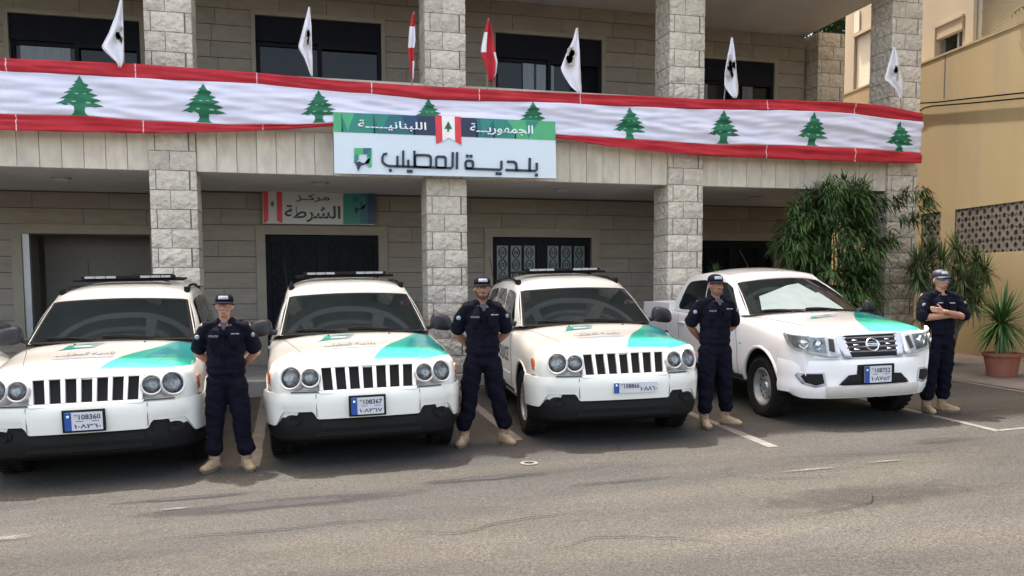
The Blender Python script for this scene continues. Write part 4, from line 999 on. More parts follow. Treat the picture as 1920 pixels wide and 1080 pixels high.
def pane(fn, a0, a1, t0, t1, off, name, m, parent, n_=(20, 12), rad=.12, skew=0, out=None):
    """pane following surface fn(a, t), pushed outward by off, with rounded corners"""
    nu, nv = n_; vs = []
    for j in range(nv):
        for i in range(nu):
            u = i / (nu - 1); v = j / (nv - 1); k = min(u, 1 - u) / rad
            sh = 0 if k >= 1 else (1 - math.sqrt(max(0, 1 - (1 - k) ** 2))) * (.14 if rad > .07 else .02)
            vv = sh + v * (1 - 2 * sh)
            a = a0 + (a1 - a0) * u + skew * (vv - .5); t_ = t0 + (t1 - t0) * vv; e = .004
            p = Vector(fn(a, t_)); du = Vector(fn(a + e, t_)) - Vector(fn(a - e, t_)); dv = Vector(fn(a, t_ + e)) - Vector(fn(a, t_ - e)); nn = du.cross(dv)
            if nn.length > 1e-12: nn.normalize()
            ref = p - Vector((0, out or 2.8, 1.0))
            if nn.dot(ref) < 0: nn = -nn
            vs.append(tuple(p + nn * off))
    o = make(name, vs, grid_faces(nu, nv), m, parent); fix_normals(o.data); smooth(o.data, 180)
    md = None; return o
def make_car(P):
    t_ = thing(P['name'], P['label'], P['cat'], (0, 0, 0), group=P.get('group'))
    pm_ = P['paint']; wy = P['wheels']; wr = P['wr']
    vs, fs = loft(P['stations']); body = make('body', vs, fs, [pm_, hole_m], t_); fix_normals(body.data)
    cut = []
    for y in wy:
        for s_ in (-1, 1):
            x0, x1 = (.52, 1.2) if s_ > 0 else (-1.2, -.52); cut.append(cyl_x(x0, x1, y, wr + P.get('archz', .03), P['archr'], hole_m))
    boolean(body, cut); smooth(body.data, 32)
    # cabin shell
    Fn, Sn, Rn, Tn = P['F'], P['S'], P['Rr'], P['T']; sh = MB()
    sh.add(*patch(lambda u, v: Fn(2 * u - 1, v), 25, 12)); sh.add(*patch(lambda u, v: Sn(u, v, 1), 40, 12)); sh.add(*patch(lambda u, v: Sn(u, v, -1), 40, 12))
    sh.add(*patch(lambda u, v: Rn(2 * u - 1, v), 25, 12)); sh.add(*patch(lambda u, v: Tn(2 * u - 1, v), 25, 40))
    cab = sh.build('cabin', pm_, t_)
    bm = bmesh.new(); bm.from_mesh(cab.data); bmesh.ops.remove_doubles(bm, verts=bm.verts, dist=.004); bmesh.ops.recalc_face_normals(bm, faces=bm.faces); bm.to_mesh(cab.data); bm.free(); smooth(cab.data, 50)
    cab.data.materials[0] = pm_
    P['cab'] = cab; P['body'] = body; P['t'] = t_
    pane(Fn, -.985, .985, -.01, 1.0, .0025, 'windscreen_seal', plastic_m, cab, (30, 14), .05)
    pane(Fn, -.945, .945, .035, .955, .006, 'windscreen', glass_m, cab, (30, 16), .06)
    for s_ in (-1, 1):
        for a0, a1, sk_ in P['side_windows']:
            pane(lambda a, v: Sn(a, v, s_), a0, a1, P['wt'][0], P['wt'][1], .004, 'side_window', glass_m, cab, (18, 12), .16, sk_)
    pane(Rn, -.85, .85, .1, .88, .004, 'rear_window', glass_m, cab, (16, 8), .1)
    # wipers
    for c0, c1 in ((-.18, -.78), (.52, -.10)):
        pts = [Vector(Fn(c0 + (c1 - c0) * k / 6, .02 + .07 * math.sin(k / 6 * 1.9))) + Vector((0, -.022, .012)) for k in range(7)]
        MB().tube(pts, .009, 6).build('wiper', plastic_m, t_, sm=60)
    bvh_all(P)
    for y in wy:
        for s_ in (-1, 1): wheel(t_, s_ * (P['track'] / 2), y, wr, P['tw'], P['rim'], s_)
    # arch lips
    for y in wy:
        for s_ in (-1, 1):
            lip = MB(); pts = []
            for k in range(29):
                a = R(-14 + 208 * k / 28); yy = y - math.cos(a) * (P['archr'] + .004); zz = wr + P.get('archz', .03) + math.sin(a) * (P['archr'] + .004)
                if zz < P['sillz']: continue
                h = P['bvh'].ray_cast(Vector((s_ * 1.5, yy - math.cos(a) * .012, zz + math.sin(a) * .012)), Vector((-s_, 0, 0)), 1.0)
                if h[0]: pts.append((h[0].x - s_ * .004, yy, zz))
            if len(pts) > 3: lip.tube(pts, P.get('lip', .016), 8); lip.build('wheel_arch', P.get('lipmat', pm_), t_, sm=60)
    return t_
def bvh_all(P):
    bm = bmesh.new(); bm.from_mesh(P['body'].data); bm.from_mesh(P['cab'].data)
    for f_ in P.get('extra', []): bm.from_mesh(f_.data)
    P['bvh'] = BVHTree.FromBMesh(bm); bm.free()
def decal(P, polys, axis, off, name, m, parent, step=.05, tris=None, xf=None):
    """flat print laid on the bodywork: axis 'z' from above, '+x'/'-x' from a side, '-y' from the front"""
    b = P['bvh']
    def fn(x, y):
        if xf: x, y = xf(x, y)
        o, d = {'z': (Vector((x, y, 3)), Vector((0, 0, -1))), '+x': (Vector((2, x, y)), Vector((-1, 0, 0))), '-x': (Vector((-2, x, y)), Vector((1, 0, 0))), '-y': (Vector((x, -1, y)), Vector((0, 1, 0)))}[axis]
        h = b.ray_cast(o, d)
        return None if h[0] is None else h[0] - d * off
    vs, fs = flat_grid(polys, step, fn, tris)
    if not fs: return None
    o = make(name, vs, fs, m, parent); smooth(o.data, 180); return o
def line_on(P, pts, axis, name, m, parent, r=.004, lift=.0, n_=14):
    b = P['bvh']; out = []
    for p, q in zip(pts[:-1], pts[1:]):
        for k in range(n_ + 1):
            x, y = p[0] + (q[0] - p[0]) * k / n_, p[1] + (q[1] - p[1]) * k / n_
            o, d = {'z': (Vector((x, y, 3)), Vector((0, 0, -1))), '+x': (Vector((2, x, y)), Vector((-1, 0, 0))), '-x': (Vector((-2, x, y)), Vector((1, 0, 0)))}[axis]
            h = b.ray_cast(o, d)
            if h[0]: out.append(h[0] - d * lift)
    if len(out) > 2:
        cl = [out[0]]
        for p in out[1:]:
            if (p - cl[-1]).length > 1e-4: cl.append(p)
        return MB().tube(cl, r, 5).build(name, m, parent)
def sweep(plan, s0, s1, prof, name, m, parent, n_=60, close=True, lean=0):
    """prof(s) -> list of (offset, z)"""
    vs = []; K = None
    for i in range(n_ + 1):
        s_ = s0 + (s1 - s0) * i / n_; pr = prof(s_); K = len(pr)
        for o_, z in pr: x, y = plan(s_, o_); vs.append((x, y, z))
    fs = [(i * K + k, (i + 1) * K + k, (i + 1) * K + k + 1, i * K + k + 1) for i in range(n_) for k in range(K - 1)]
    if close: fs += [(i * K + K - 1, (i + 1) * K + K - 1, (i + 1) * K, i * K) for i in range(n_)] + [tuple(range(K)), tuple(range(n_ * K + K - 1, n_ * K - 1, -1))]
    o = make(name, vs, fs, m, parent); fix_normals(o.data); smooth(o.data, 32); return o
def front_poly(plan, poly, off, name, m, parent, yfn=None, thick=.0, step=.04):
    """polygon in (s, z) mapped on the front plan curve"""
    def fn(s_, z): x, y = plan(s_, off); return (x, y + (yfn(s_, z) if yfn else 0), z)
    vs, fs = flat_grid([poly], step, fn); o = make(name, vs, fs, m, parent); fix_normals(o.data)
    # make the normals look forward
    if sum(p.normal.y * p.area for p in o.data.polygons) > 0: o.data.flip_normals()
    if thick: md = o.modifiers.new('t', 'SOLIDIFY'); md.thickness = thick; md.offset = -1
    smooth(o.data, 40); return o
def plate(parent, x, y, z, w_, h_, digits, adigits, wide=False, fr=True):
    pl = bpy.data.objects.new('number_plate', None); link(pl, parent); pl.location = (x, y, z)
    if fr: MB().bbox(-w_ / 2 - .022, w_ / 2 + .022, 0, .02, -h_ / 2 - .018, h_ / 2 + .022, .008).build('plate_frame', plastic_m, pl, sm=40)
    MB().box(-w_ / 2, w_ / 2, -.006, .0, -h_ / 2, h_ / 2).build('plate_face', plate_m, pl)
    MB().box(-w_ / 2, -w_ / 2 + w_ * (.12 if wide else .18), -.009, -.006, -h_ / 2, h_ / 2).build('blue_band', plateblue_m, pl)
    MB().ball((-w_ / 2 + w_ * (.06 if wide else .09), -.009, h_ * .28), (.012, .003, .012), 8, 6).build('emblem', signwhite_m, pl)
    def tx(s_, cx, cz, tw, th, off=.02):
        vs, fs = text2d(s_, th, tw, off); make('digits', [(a + cx, -.0075, b + cz) for a, b in vs], fs, ink_m, pl)
    if wide: tx('*' + digits, -.015 - w_ * .1, h_ * .18, w_ * .42, h_ * .48); tx(adigits, w_ * .29, -h_ * .14, w_ * .38, h_ * .42)
    else: tx('*' + digits, w_ * .10, h_ * .24, w_ * .70, h_ * .30); tx(adigits, w_ * .10, -h_ * .26, w_ * .70, h_ * .26); tx('- -', w_ * .10, 0, w_ * .6, h_ * .03)
    return pl
def mirror(t_, x, y, z, s_, m, sx=.125, sz=.095):
    mr = MB().ball((0, 0, 0), (sx, .09, sz), 20, 12)
    for i, v in enumerate(mr.v):       # squarer shell
        a = Vector((v[0] / sx, v[1] / .09, v[2] / sz)); k = 1 / max(1e-6, (abs(a.x) ** 3.2 + abs(a.y) ** 3.2 + abs(a.z) ** 3.2) ** (1 / 3.2)) if a.length > 0 else 1
        a *= k; mr.v[i] = (a.x * sx * (1 - .12 * a.z), a.y * .085 * (1.0 if a.y < 0 else .5), a.z * sz - .02 * a.x * s_)
    o = mr.build('mirror', m, t_, sm=50, loc=(x, y, z))
    MB().tube([(-s_ * sx * .7, .0, -.04), (-s_ * (sx + .13), .02, -.08)], [.03, .035], 8).build('mirror_arm', m, o, sm=60)
    MB().box(-sx * .8, sx * .8, .046, .05, -sz * .75, sz * .75).build('mirror_glass', chrome_m, o)

# ---------------------------------------------------------------- the off-road wagons
def lerp(a, b, t_): return a + (b - a) * t_
def J_F(a, t_):
    y = lerp(1.27, 2.00, t_) + .20 * abs(a) ** 2.6 * (1 - .25 * t_) - .004 * math.sin(math.pi * t_)
    return (a * lerp(.800, .690, t_), y, lerp(1.185, 1.60, t_) + .008 * math.sin(math.pi * t_) - .012 * a * a * t_ - .018 * a * a)
def J_S(b, t_, s_):
    f0 = J_F(1, t_); yr = lerp(4.62, 4.36, t_); y = lerp(f0[1], yr, b ** 1.0); k = min(1, b / .10); k = k * k * (3 - 2 * k)
    x = lerp(f0[0], lerp(.880, .695, t_) , k) - .05 * max(0, b - .7) ** 1.0 + .015 * math.sin(math.pi * t_)
    z = lerp(lerp(f0[2], 1.10, k), 1.605 + .07 * math.sin(math.pi * min(1, b * .85 + .08)), t_) if t_ > 0 else lerp(f0[2], 1.10, k)
    if b < .12: z = lerp(f0[2], z, min(1, b / .12))
    return (s_ * x, y, z)
def J_R(a, t_): s0 = J_S(1, t_, 1); return (a * s0[0], s0[1] + .08 * (1 - a * a), s0[2])
def J_T(a, b):
    e = J_S(b, 1, 1); y = e[1]; fz = J_F(a, 1)
    crown = (.016 + .098 * math.sin(math.pi * min(1, .12 + b * .75)) ) 
    z = e[2] + crown * (1 - abs(a) ** 3.6); yy = y
    if b < .18: k = b / .18; k = k * k * (3 - 2 * k); yy = lerp(fz[1] + (e[1] - J_F(1, 1)[1]), y, k); z = lerp(fz[2] + (e[2] - J_F(1, 1)[2]), z, k)
    if b > .93: yy += .08 * (1 - a * a) * (b - .93) / .07
    return (a * e[0], yy, z)
jst = [(.075, [(0, .30), (.58, .30), (.66, .36), (.70, .55), (.72, .80), (.70, .925), (.64, .955), (.46, .968), (.25, .975), (0, .98)]),
       (.16, [(0, .30), (.62, .30), (.74, .36), (.80, .55), (.84, .80), (.82, .955), (.74, 1.0), (.50, 1.008), (.25, 1.015), (0, 1.02)]),
       (.42, [(0, .30), (.78, .30), (.88, .36), (.915, .55), (.918, .82), (.885, .955), (.79, 1.020), (.56, 1.058), (.26, 1.075), (0, 1.08)]),
       (.87, [(0, .30), (.80, .30), (.90, .36), (.930, .55), (.930, .83), (.902, .995), (.805, 1.065), (.58, 1.112), (.27, 1.13), (0, 1.135)]),
       (1.25, [(0, .30), (.80, .30), (.90, .36), (.925, .55), (.925, .83), (.900, 1.025), (.82, 1.105), (.63, 1.157), (.30, 1.18), (0, 1.185)]),
       (1.62, [(0, .30), (.80, .30), (.90, .36), (.925, .55), (.925, .82), (.912, 1.05), (.865, 1.105), (.62, 1.13), (.30, 1.14), (0, 1.14)]),
       (3.20, [(0, .30), (.80, .30), (.90, .36), (.928, .55), (.930, .82), (.918, 1.05), (.87, 1.105), (.62, 1.13), (.30, 1.14), (0, 1.14)]),
       (4.30, [(0, .32), (.80, .32), (.90, .38), (.925, .55), (.925, .82), (.905, 1.05), (.85, 1.105), (.62, 1.13), (.30, 1.14), (0, 1.14)]),
       (4.70, [(0, .38), (.70, .38), (.80, .42), (.84, .55), (.85, .82), (.84, 1.05), (.80, 1.10), (.60, 1.12), (.30, 1.13), (0, 1.13)])]
JP = dict(name='police_car', label='x', cat='car', paint=paint_m, wheels=(.87, 3.65), wr=.365, archr=.415, archz=.035, stations=jst, F=J_F, S=J_S, Rr=J_R, T=J_T,
          side_windows=((.055, .285, .0), (.315, .575, -.0), (.61, .93, .0)), wt=(.10, .86), track=1.60, tw=.245, rim='alloy', sillz=.36, group='white police wagons parked nose out')
jeep = make_car(JP)
plan = Plan([(0, 0), (.30, .008), (.50, .03), (.65, .065), (.77, .14), (.86, .26), (.912, .40), (.930, .50)])
SM = plan.s[-1]
def sstep(x, a, b): k = max(0, min(1, (x - a) / (b - a))); return k * k * (3 - 2 * k)
def zb(s_): a = abs(s_); return .475 + (.545 - .475) * sstep(a, .47, .52) - .145 * sstep(a, .78, .93)
def bp(s_):
    a = abs(s_); e = .034 + .014 * (1 - sstep(a, .465, .485)); b0 = zb(s_)
    return [(-.12, .728), (-.022 + e, .722), (-.004 + e, .714), (.006 + e, .655), (.002 + e, .60), (-.010 + e, b0 + .03), (-.016 + e, b0), (-.06, b0)]
sweep(plan, -SM, SM, bp, 'bumper', paint_m, jeep, 110)
def lp(s_):
    b0 = zb(s_) + .01; return [(-.06, b0), (-.014, b0), (.006, min(.44, b0 - .01)), (.01, .36), (-.01, .28), (-.05, .245), (-.14, .24)]
sweep(plan, -SM, SM, lp, 'lower_fascia', plastic_m, jeep, 90)
sweep(plan, -.44, .44, lambda s_: [(-.02, .455), (.016, .455), (.016, .385), (-.02, .385)], 'air_intake', hole_m, jeep, 20)
sweep(plan, -.50, .50, lambda s_: [(-.03, .355), (.018, .352), (.018, .31), (-.03, .305)], 'skid_lip', plastic_m, jeep, 20)
for s_ in (-1, 1): front_poly(plan, [(s_ * .70 + .085 * math.cos(R(30 * k)), .47 + .048 * math.sin(R(30 * k))) for k in range(12)], .016, 'fog_recess', hole_m, jeep)
for s_ in (-1, 1): MB().lathe([(.045, 0), (.047, .012), (.038, .012), (.0001, .004)], 16, Matrix.Translation((s_ * .69, .05, .47)) @ Matrix.Rotation(R(90), 4, 'X')).build('fog_lamp', plastic_m, jeep, sm=40)
# front mask behind the lamps
front_lean = lambda s_, z: .035 * max(0, z - .72) / .28
front_poly(plan, [(-1.06, .70), (1.06, .70), (1.06, .93), (.80, .972), (.5, .99), (0, 1.005), (-.5, .99), (-.80, .972), (-1.06, .93)], -.045, 'front_panel', paint_m, jeep, front_lean, .02)
# grille: frame with seven slots
gr = MB(); gy = lambda z: -.028 + .33 * (z - .72)
def gbox(x0, x1, z0, z1, y0, y1, mb):
    mb.add([(x0 * (1 + .03 * (z0 > .85)), y0 + gy(z0), z0), (x1 * (1 + .03 * (z0 > .85)), y0 + gy(z0), z0), (x1 * (1 + .03 * (z0 > .85)), y1 + gy(z0), z0), (x0 * (1 + .03 * (z0 > .85)), y1 + gy(z0), z0),
            (x0 * 1.03, y0 + gy(z1), z1), (x1 * 1.03, y0 + gy(z1), z1), (x1 * 1.03, y1 + gy(z1), z1), (x0 * 1.03, y1 + gy(z1), z1)],
           [(0, 3, 2, 1), (4, 5, 6, 7), (0, 1, 5, 4), (1, 2, 6, 5), (2, 3, 7, 6), (3, 0, 4, 7)])
G0, G1_ = .712, .975; gw = .450; slw = .087; bar = (2 * gw - 7 * slw) / 8
gbox(-gw, gw, G0, G0 + .030, -.006, .10, gr); gbox(-gw * 1.0, gw * 1.0, G1_ - .028, G1_, -.006, .10, gr)
for k in range(8): x = -gw + k * (slw + bar); gbox(x, x + bar, G0 + .030, G1_ - .028, -.006, .10, gr)
go = gr.build('grille', paint_m, jeep, sm=30)
for k in range(7):
    x = -gw + bar + k * (slw + bar); o = MB(); gbox(x - .001, x + slw + .001, G0 + .028, G1_ - .026, .030, .035, o); o.build('grille_slot', hole_m, go)
    q = [(x * 1.0 + .5 * slw + (.5 * slw + .002) * cxx, G0 + .04 + .171 * czz) for cxx, czz in ((-1, 0), (1, 0), (1, 1), (-1, 1))]
bevl = go.modifiers.new('b', 'BEVEL'); bevl.width = .006; bevl.segments = 2
# lamps
def headlamp(s_):
    h = bpy.data.objects.new('headlamp', None); link(h, jeep); h.location = (0, 0, 0)
    base = []
    for ang in range(0, 360, 12):
        # union outline of two circles
        pass
    for nm, cx, y0, r_, z0 in (('o', .700, .030, .106, .868), ('i', .530, -.012, .090, .866)):
        yaw_ = s_ * (R(26) if nm == 'o' else R(8)); M = Matrix.Translation((s_ * cx, y0, z0)) @ Matrix.Rotation(yaw_, 4, 'Z') @ Matrix.Rotation(R(90) - R(14) , 4, 'X')
        MB().lathe([(r_ + .006, -.09), (r_ + .006, .0), (r_ - .001, .016), (r_ - .012, .010), (r_ - .016, -.004)], 36, M).build('lamp_ring', lampface_m, h, sm=30)
        MB().lathe([(r_ - .013, .004), (r_ - .022, -.006), (r_ * .62, -.016), (.030, -.022), (.026, -.002), (.0001, .0)], 36, M).build('reflector', lampbowl_m, h, sm=40)
        MB().lathe([(r_ - .014, .004), (r_ * .8, .014), (r_ * .45, .022), (.0001, .025)], 36, M).build('lens', lens_m, h, sm=180)
    front_poly(plan, [(s_ * a, b) for a, b in [(.80, .752), (.93, .758), (1.02, .79), (1.04, .90), (.985, .91), (.96, .85), (.90, .785)]], .022, 'turn_signal', amber_m, h, lambda a, z: .01, .02)
    front_poly(plan, [(s_ * q[0], q[1]) for q in [(.46, .755), (.52, .742), (.62, .742), (.80, .735), (.93, .755), (.99, .80), (.99, .88), (.93, .96), (.80, .985), (.66, .965), (.56, .972), (.46, .955)]], -.012, 'lamp_housing', lampface_m, h, front_lean, .015)
for s_ in (-1, 1): headlamp(s_); mirror(jeep, s_ * 1.005, 1.66, 1.245, s_, mirror_m)
MB().tube([(*plan(q / 20, .012), .728) for q in range(-21, 22)], .006, 6).build('bumper_gap', seam_m, jeep)
for s_ in (-1, 1): MB().tube([(*plan(s_ * .478, .038), z) for z in (.71, .655, .60, .50)], .0035, 5).build('bumper_seam', seam_m, jeep)
# hood lines, decals
for s_ in (-1, 1):
    line_on(JP, [(s_ * .52, .16), (s_ * .60, .50), (s_ * .70, 1.0), (s_ * .785, 1.34)], 'z', 'hood_gap', seam_m, jeep, .0035)
    sd_ = '+x' if s_ > 0 else '-x'
    for ys_ in (1.50, 2.52): line_on(JP, [(ys_, .42), (ys_ + .02, .80), (ys_ + .05, 1.08)], sd_, 'door_gap', seam_m, jeep, .004)
    line_on(JP, [(3.28, .80), (3.42, .95), (3.52, 1.08)], sd_, 'door_gap', seam_m, jeep, .004)
    line_on(JP, [(1.36, .42), (3.15, .42)], sd_, 'sill', plastic_m, jeep, .022, -.008, 30)
    line_on(JP, [(1.56, .60), (2.46, .60)], sd_, 'door_moulding', silver_m, jeep, .022, -.014, 20)
    line_on(JP, [(2.58, .60), (3.20, .60)], sd_, 'door_moulding', silver_m, jeep, .022, -.014, 20)
    for ys_ in (2.32, 3.34): MB().bbox(s_ * .925 - .02, s_ * .925 + .02, ys_, ys_ + .18, .955, .985, .008).build('door_handle', paint_m, jeep, sm=40)
    # roof rail
    pts = [Vector(J_S(b, 1, s_)) + Vector((-s_ * .045, 0, .055 if 0.14 < b < .9 else .02)) for b in (.10, .14, .3, .5, .7, .9, .93)]
    MB().tube(pts, .016, 8).build('roof_rail', plastic_m, jeep, sm=60)
    for b in (.14, .88): p = Vector(J_S(b, 1, s_)); MB().bbox(p.x - s_ * .045 - .03, p.x - s_ * .045 + .03, p.y - .07, p.y + .07, p.z - .01, p.z + .065, .012).build('rail_foot', plastic_m, jeep, sm=40)
TB = [(.05, .082), (.20, .082), (.42, .085), (.55, .095), (.66, .13), (.78, .20), (.83, .34), (.86, .55), (.845, .80), (.80, 1.08), (.76, 1.27), (.70, 1.30), (.52, 1.0), (.31, .66), (.15, .34)]
decal(JP, [TB], 'z', .002, 'teal_swoosh', teal_m, jeep)
decal(JP, [[(.42, .45), (.86, .60), (.845, .80), (.80, 1.08), (.76, 1.27), (.70, 1.30), (.56, .95)]], 'z', .004, 'deep_teal_facet', teal2_m, jeep)
# logo on the hood
inkh_m = mat('hood_ink', (.05, .08, .12), rough=.5)
def hood_logo(P, cx, cy, w_, d_, parent, lines=True):
    q = lambda pts: [[(cx + a * w_, cy + b * d_) for a, b in pts]]
    decal(P, q([(-.5, -.30), (-.40, .30), (-.05, .42), (.0, .25), (-.22, .18), (-.24, -.12)]), 'z', .003, 'logo', teal_m, parent)
    decal(P, q([(0, .25), (-.05, .42), (.5, .46), (.42, .1), (.24, .2)]), 'z', .003, 'logo', teal2_m, parent)
    decal(P, q([(.42, .12), (.5, .46), (.24, .2), (.18, -.10), (.30, -.30)]), 'z', .0035, 'logo', greyink_m, parent)
    decal(P, q([(-.5, -.30), (-.62, -.52), (-.3, -.38), (.30, -.30), (.18, -.12), (-.24, -.14)]), 'z', .003, 'logo', teal2_m, parent)
    if lines:
        vs, fs = text2d(A_MUTAYLEB, .20, .27, .004); decal(P, None, 'z', .003, 'hood_lettering', inkh_m, parent, .12, (vs, fs), lambda x, y: (cx - .03 + x, cy - .37 + y))
        vs, fs = text2d(A_BALADIYA, .17, .20, .004); decal(P, None, 'z', .003, 'hood_lettering', inkh_m, parent, .12, (vs, fs), lambda x, y: (cx + .24 + x, cy - .37 + y))
        decal(P, [[(cx - .17, cy - .55), (cx + .35, cy - .55), (cx + .35, cy - .515), (cx - .17, cy - .515)]], 'z', .003, 'underline', greyink_m, parent)
hood_logo(JP, -.20, 1.02, .36, .24, jeep)
vs, fs = text2d('Jeep', .05, .14, .0); decal(JP, None, 'z', .003, 'badge', greyink_m, jeep, .05, (vs, fs), lambda x, y: (x - .08, .22 + y * 1.0))
vs, fs = text2d('POLICE', .17, .80, .012)
decal(JP, None, '-x', .003, 'door_lettering', blackink_m, jeep, .08, (vs, fs), lambda x, y: (2.10 - x, .82 + y))
decal(JP, None, '+x', .003, 'door_lettering', blackink_m, jeep, .08, (vs, fs), lambda x, y: (2.10 + x, .82 + y))
decal(JP, [[(2.54, .74), (2.62, .90), (2.78, .90), (2.70, .74)]], '-x', .003, 'door_logo', teal_m, jeep)
for x in (-.30, .34): MB().ball((x, 1.13, 1.172), (.012, .014, .007), 8, 6).build('washer_jet', plastic_m, jeep, sm=60)
MB().tube([(-.70, 4.2, 1.66), (-.74, 4.35, 2.05)], .004, 5).build('antenna', plastic_m, jeep)
# light bar
lbz = 1.80
MB().bbox(-.60, .60, 2.70, 2.80, lbz - .02, lbz + .015, .012).build('crossbar', plastic_m, jeep, sm=40)
MB().bbox(-.50, .50, 2.62, 2.80, lbz + .016, lbz + .05, .01).build('light_bar', plastic_m, jeep, sm=40)
for x0 in (-.46, .13):
    for k in range(3): MB().box(x0 + k * .112, x0 + k * .112 + .104, 2.612, 2.62, lbz + .020, lbz + .046).build('led_strip', strip_m, jeep)
for x in (-.42, .42): MB().bbox(x - .09, x + .09, 3.2, 3.34, 1.78, 1.825, .015).build('rack_clamp', plastic_m, jeep, sm=40)
MB().bbox(-.56, .56, 3.5, 3.56, lbz - .01, lbz + .02, .01).build('crossbar', plastic_m, jeep, sm=40)

CARS = [(-1.79, 7.89, 1.84, 'cream white police wagon with a dark box on its roof, left of the clean-shaven policeman', ('108360', '\u0661\u0660\u0668\u0663\u0666\u0660'), 0),
        (.64, 7.84, .6, 'cream white police wagon below the main sign, between the first two policemen', ('108367', '\u0661\u0660\u0668\u0663\u0666\u0667'), 0),
        (3.26, 7.93, -4.64, 'cream white police wagon with a wide plate, left of the white pickup', ('108866', '\u0661\u0660\u0668\u0668\u0666\u0660'), 1)]
carsx = [copy_tree(jeep) for _ in range(3)]
sliver = jeep
for o, (x, y, yw_, lab, pn, wide) in zip(carsx, CARS):
    o.location = (x, y, gz(x, y)); o.rotation_euler = (.012, -.018, R(yw_)); o['label'] = lab
    if wide: plate(o, .10, -.062, .60, .47, .105, pn[0], pn[1], True, False)
    else: plate(o, -.02, -.080, .588, .30, .158, pn[0], pn[1])
o = carsx[0]; MB().bbox(-.02, .42, 3.0, 3.35, 1.83, 1.865, .01).build('roof_box', plastic_m, o, sm=40)
sliver.location = (-3.26, 8.50, gz(-3.26, 8.50)); sliver.rotation_euler = (.012, -.018, R(30)); sliver['label'] = 'white car at the very left edge, only its front wing showing'
for ch in list(sliver.children):
    if ch.name.split('.')[0] in ('teal_swoosh', 'deep_teal_facet', 'logo', 'hood_lettering', 'underline', 'door_lettering', 'door_logo', 'light_bar', 'led_strip'): bpy.data.objects.remove(ch)
sliver['group'] = 'white police wagons parked nose out'

# ---------------------------------------------------------------- the pickup
def K_F(a, t_):
    y = lerp(1.30, 2.08, t_) + .22 * abs(a) ** 2.6 * (1 - .25 * t_) - .012 * math.sin(math.pi * t_)
    return (a * lerp(.790, .615, t_) * (1 - .02 * abs(a) ** 2), y, lerp(1.235, 1.665, t_) + .012 * math.sin(math.pi * t_) - .03 * a * a * t_ - .02 * a * a)
def K_S(b, t_, s_):
    f0 = K_F(1, t_); yr = lerp(4.00, 3.86, t_); y = lerp(f0[1], yr, b); k = min(1, b / .10); k = k * k * (3 - 2 * k)
    x = lerp(f0[0], lerp(.872, .635, t_), k) + .018 * math.sin(math.pi * t_) - .02 * max(0, b - .7)
    zt = 1.655 + .085 * math.sin(math.pi * (b * .9 + .05)) ** .8
    z0 = lerp(f0[2], 1.175, k); z = lerp(z0, lerp(f0[2], zt, min(1, b / .12)) if t_ >= 1 else zt, t_)
    if b < .12: z = lerp(f0[2], z, b / .12)
    return (s_ * x, y, z)
def K_R(a, t_): s0 = K_S(1, t_, 1); return (a * s0[0], s0[1] + .03 * (1 - a * a), s0[2])
def K_T(a, b):
    e = K_S(b, 1, 1); fz = K_F(a, 1); z = e[2] + (.03 + .045 * math.sin(math.pi * min(1, .1 + b * .8))) * (1 - abs(a) ** 2.6); yy = e[1]
    if b < .2: k = b / .2; k = k * k * (3 - 2 * k); yy = lerp(fz[1] + (e[1] - K_F(1, 1)[1]), yy, k); z = lerp(fz[2] + (e[2] - K_F(1, 1)[2]), z, k)
    if b > .93: yy += .03 * (1 - a * a) * (b - .93) / .07
    return (a * e[0], yy, z)
kst = [(.14, [(0, .42), (.55, .42), (.68, .46), (.76, .60), (.78, .80), (.76, .96), (.70, 1.025), (.48, 1.045), (.24, 1.06), (0, 1.065)]),
       (.45, [(0, .36), (.78, .36), (.86, .42), (.905, .60), (.912, .84), (.895, 1.00), (.80, 1.085), (.56, 1.125), (.28, 1.14), (0, 1.145)]),
       (.92, [(0, .36), (.80, .36), (.88, .42), (.925, .60), (.928, .88), (.910, 1.07), (.81, 1.140), (.60, 1.185), (.29, 1.205), (0, 1.21)]),
       (1.32, [(0, .36), (.80, .36), (.88, .42), (.918, .60), (.920, .88), (.905, 1.10), (.83, 1.175), (.64, 1.22), (.30, 1.24), (0, 1.245)]),
       (1.70, [(0, .36), (.80, .36), (.88, .42), (.915, .60), (.918, .88), (.905, 1.11), (.858, 1.175), (.62, 1.19), (.30, 1.20), (0, 1.20)]),
       (3.60, [(0, .36), (.80, .36), (.88, .42), (.915, .60), (.918, .88), (.905, 1.11), (.858, 1.175), (.62, 1.19), (.30, 1.20), (0, 1.20)]),
       (4.02, [(0, .40), (.80, .40), (.88, .46), (.912, .60), (.915, .88), (.902, 1.11), (.855, 1.175), (.62, 1.19), (.30, 1.20), (0, 1.20)])]
KP = dict(name='pickup_truck', label='shiny white double cab pickup parked rightmost in the row', cat='pickup truck', paint=paint2_m, wheels=(.93,), wr=.375, archr=.445, archz=.04,
          stations=kst, F=K_F, S=K_S, Rr=K_R, T=K_T, side_windows=((.055, .47, .0), (.482, .90, .0)), wt=(.07, .84), track=1.585, tw=.245, rim='steel', sillz=.42, lip=.022)
pick = make_car(KP)
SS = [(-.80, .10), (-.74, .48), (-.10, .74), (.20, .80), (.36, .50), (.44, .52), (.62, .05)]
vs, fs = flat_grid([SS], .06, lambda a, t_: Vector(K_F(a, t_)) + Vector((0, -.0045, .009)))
o = make('windscreen_patch', vs, fs, mat('pale_cyan', (.30, .37, .36), (.35, .42, .41), .9, spec=.1), KP['cab']); smooth(o.data, 180)  # pale cyan patch laid just in front of the opaque windscreen
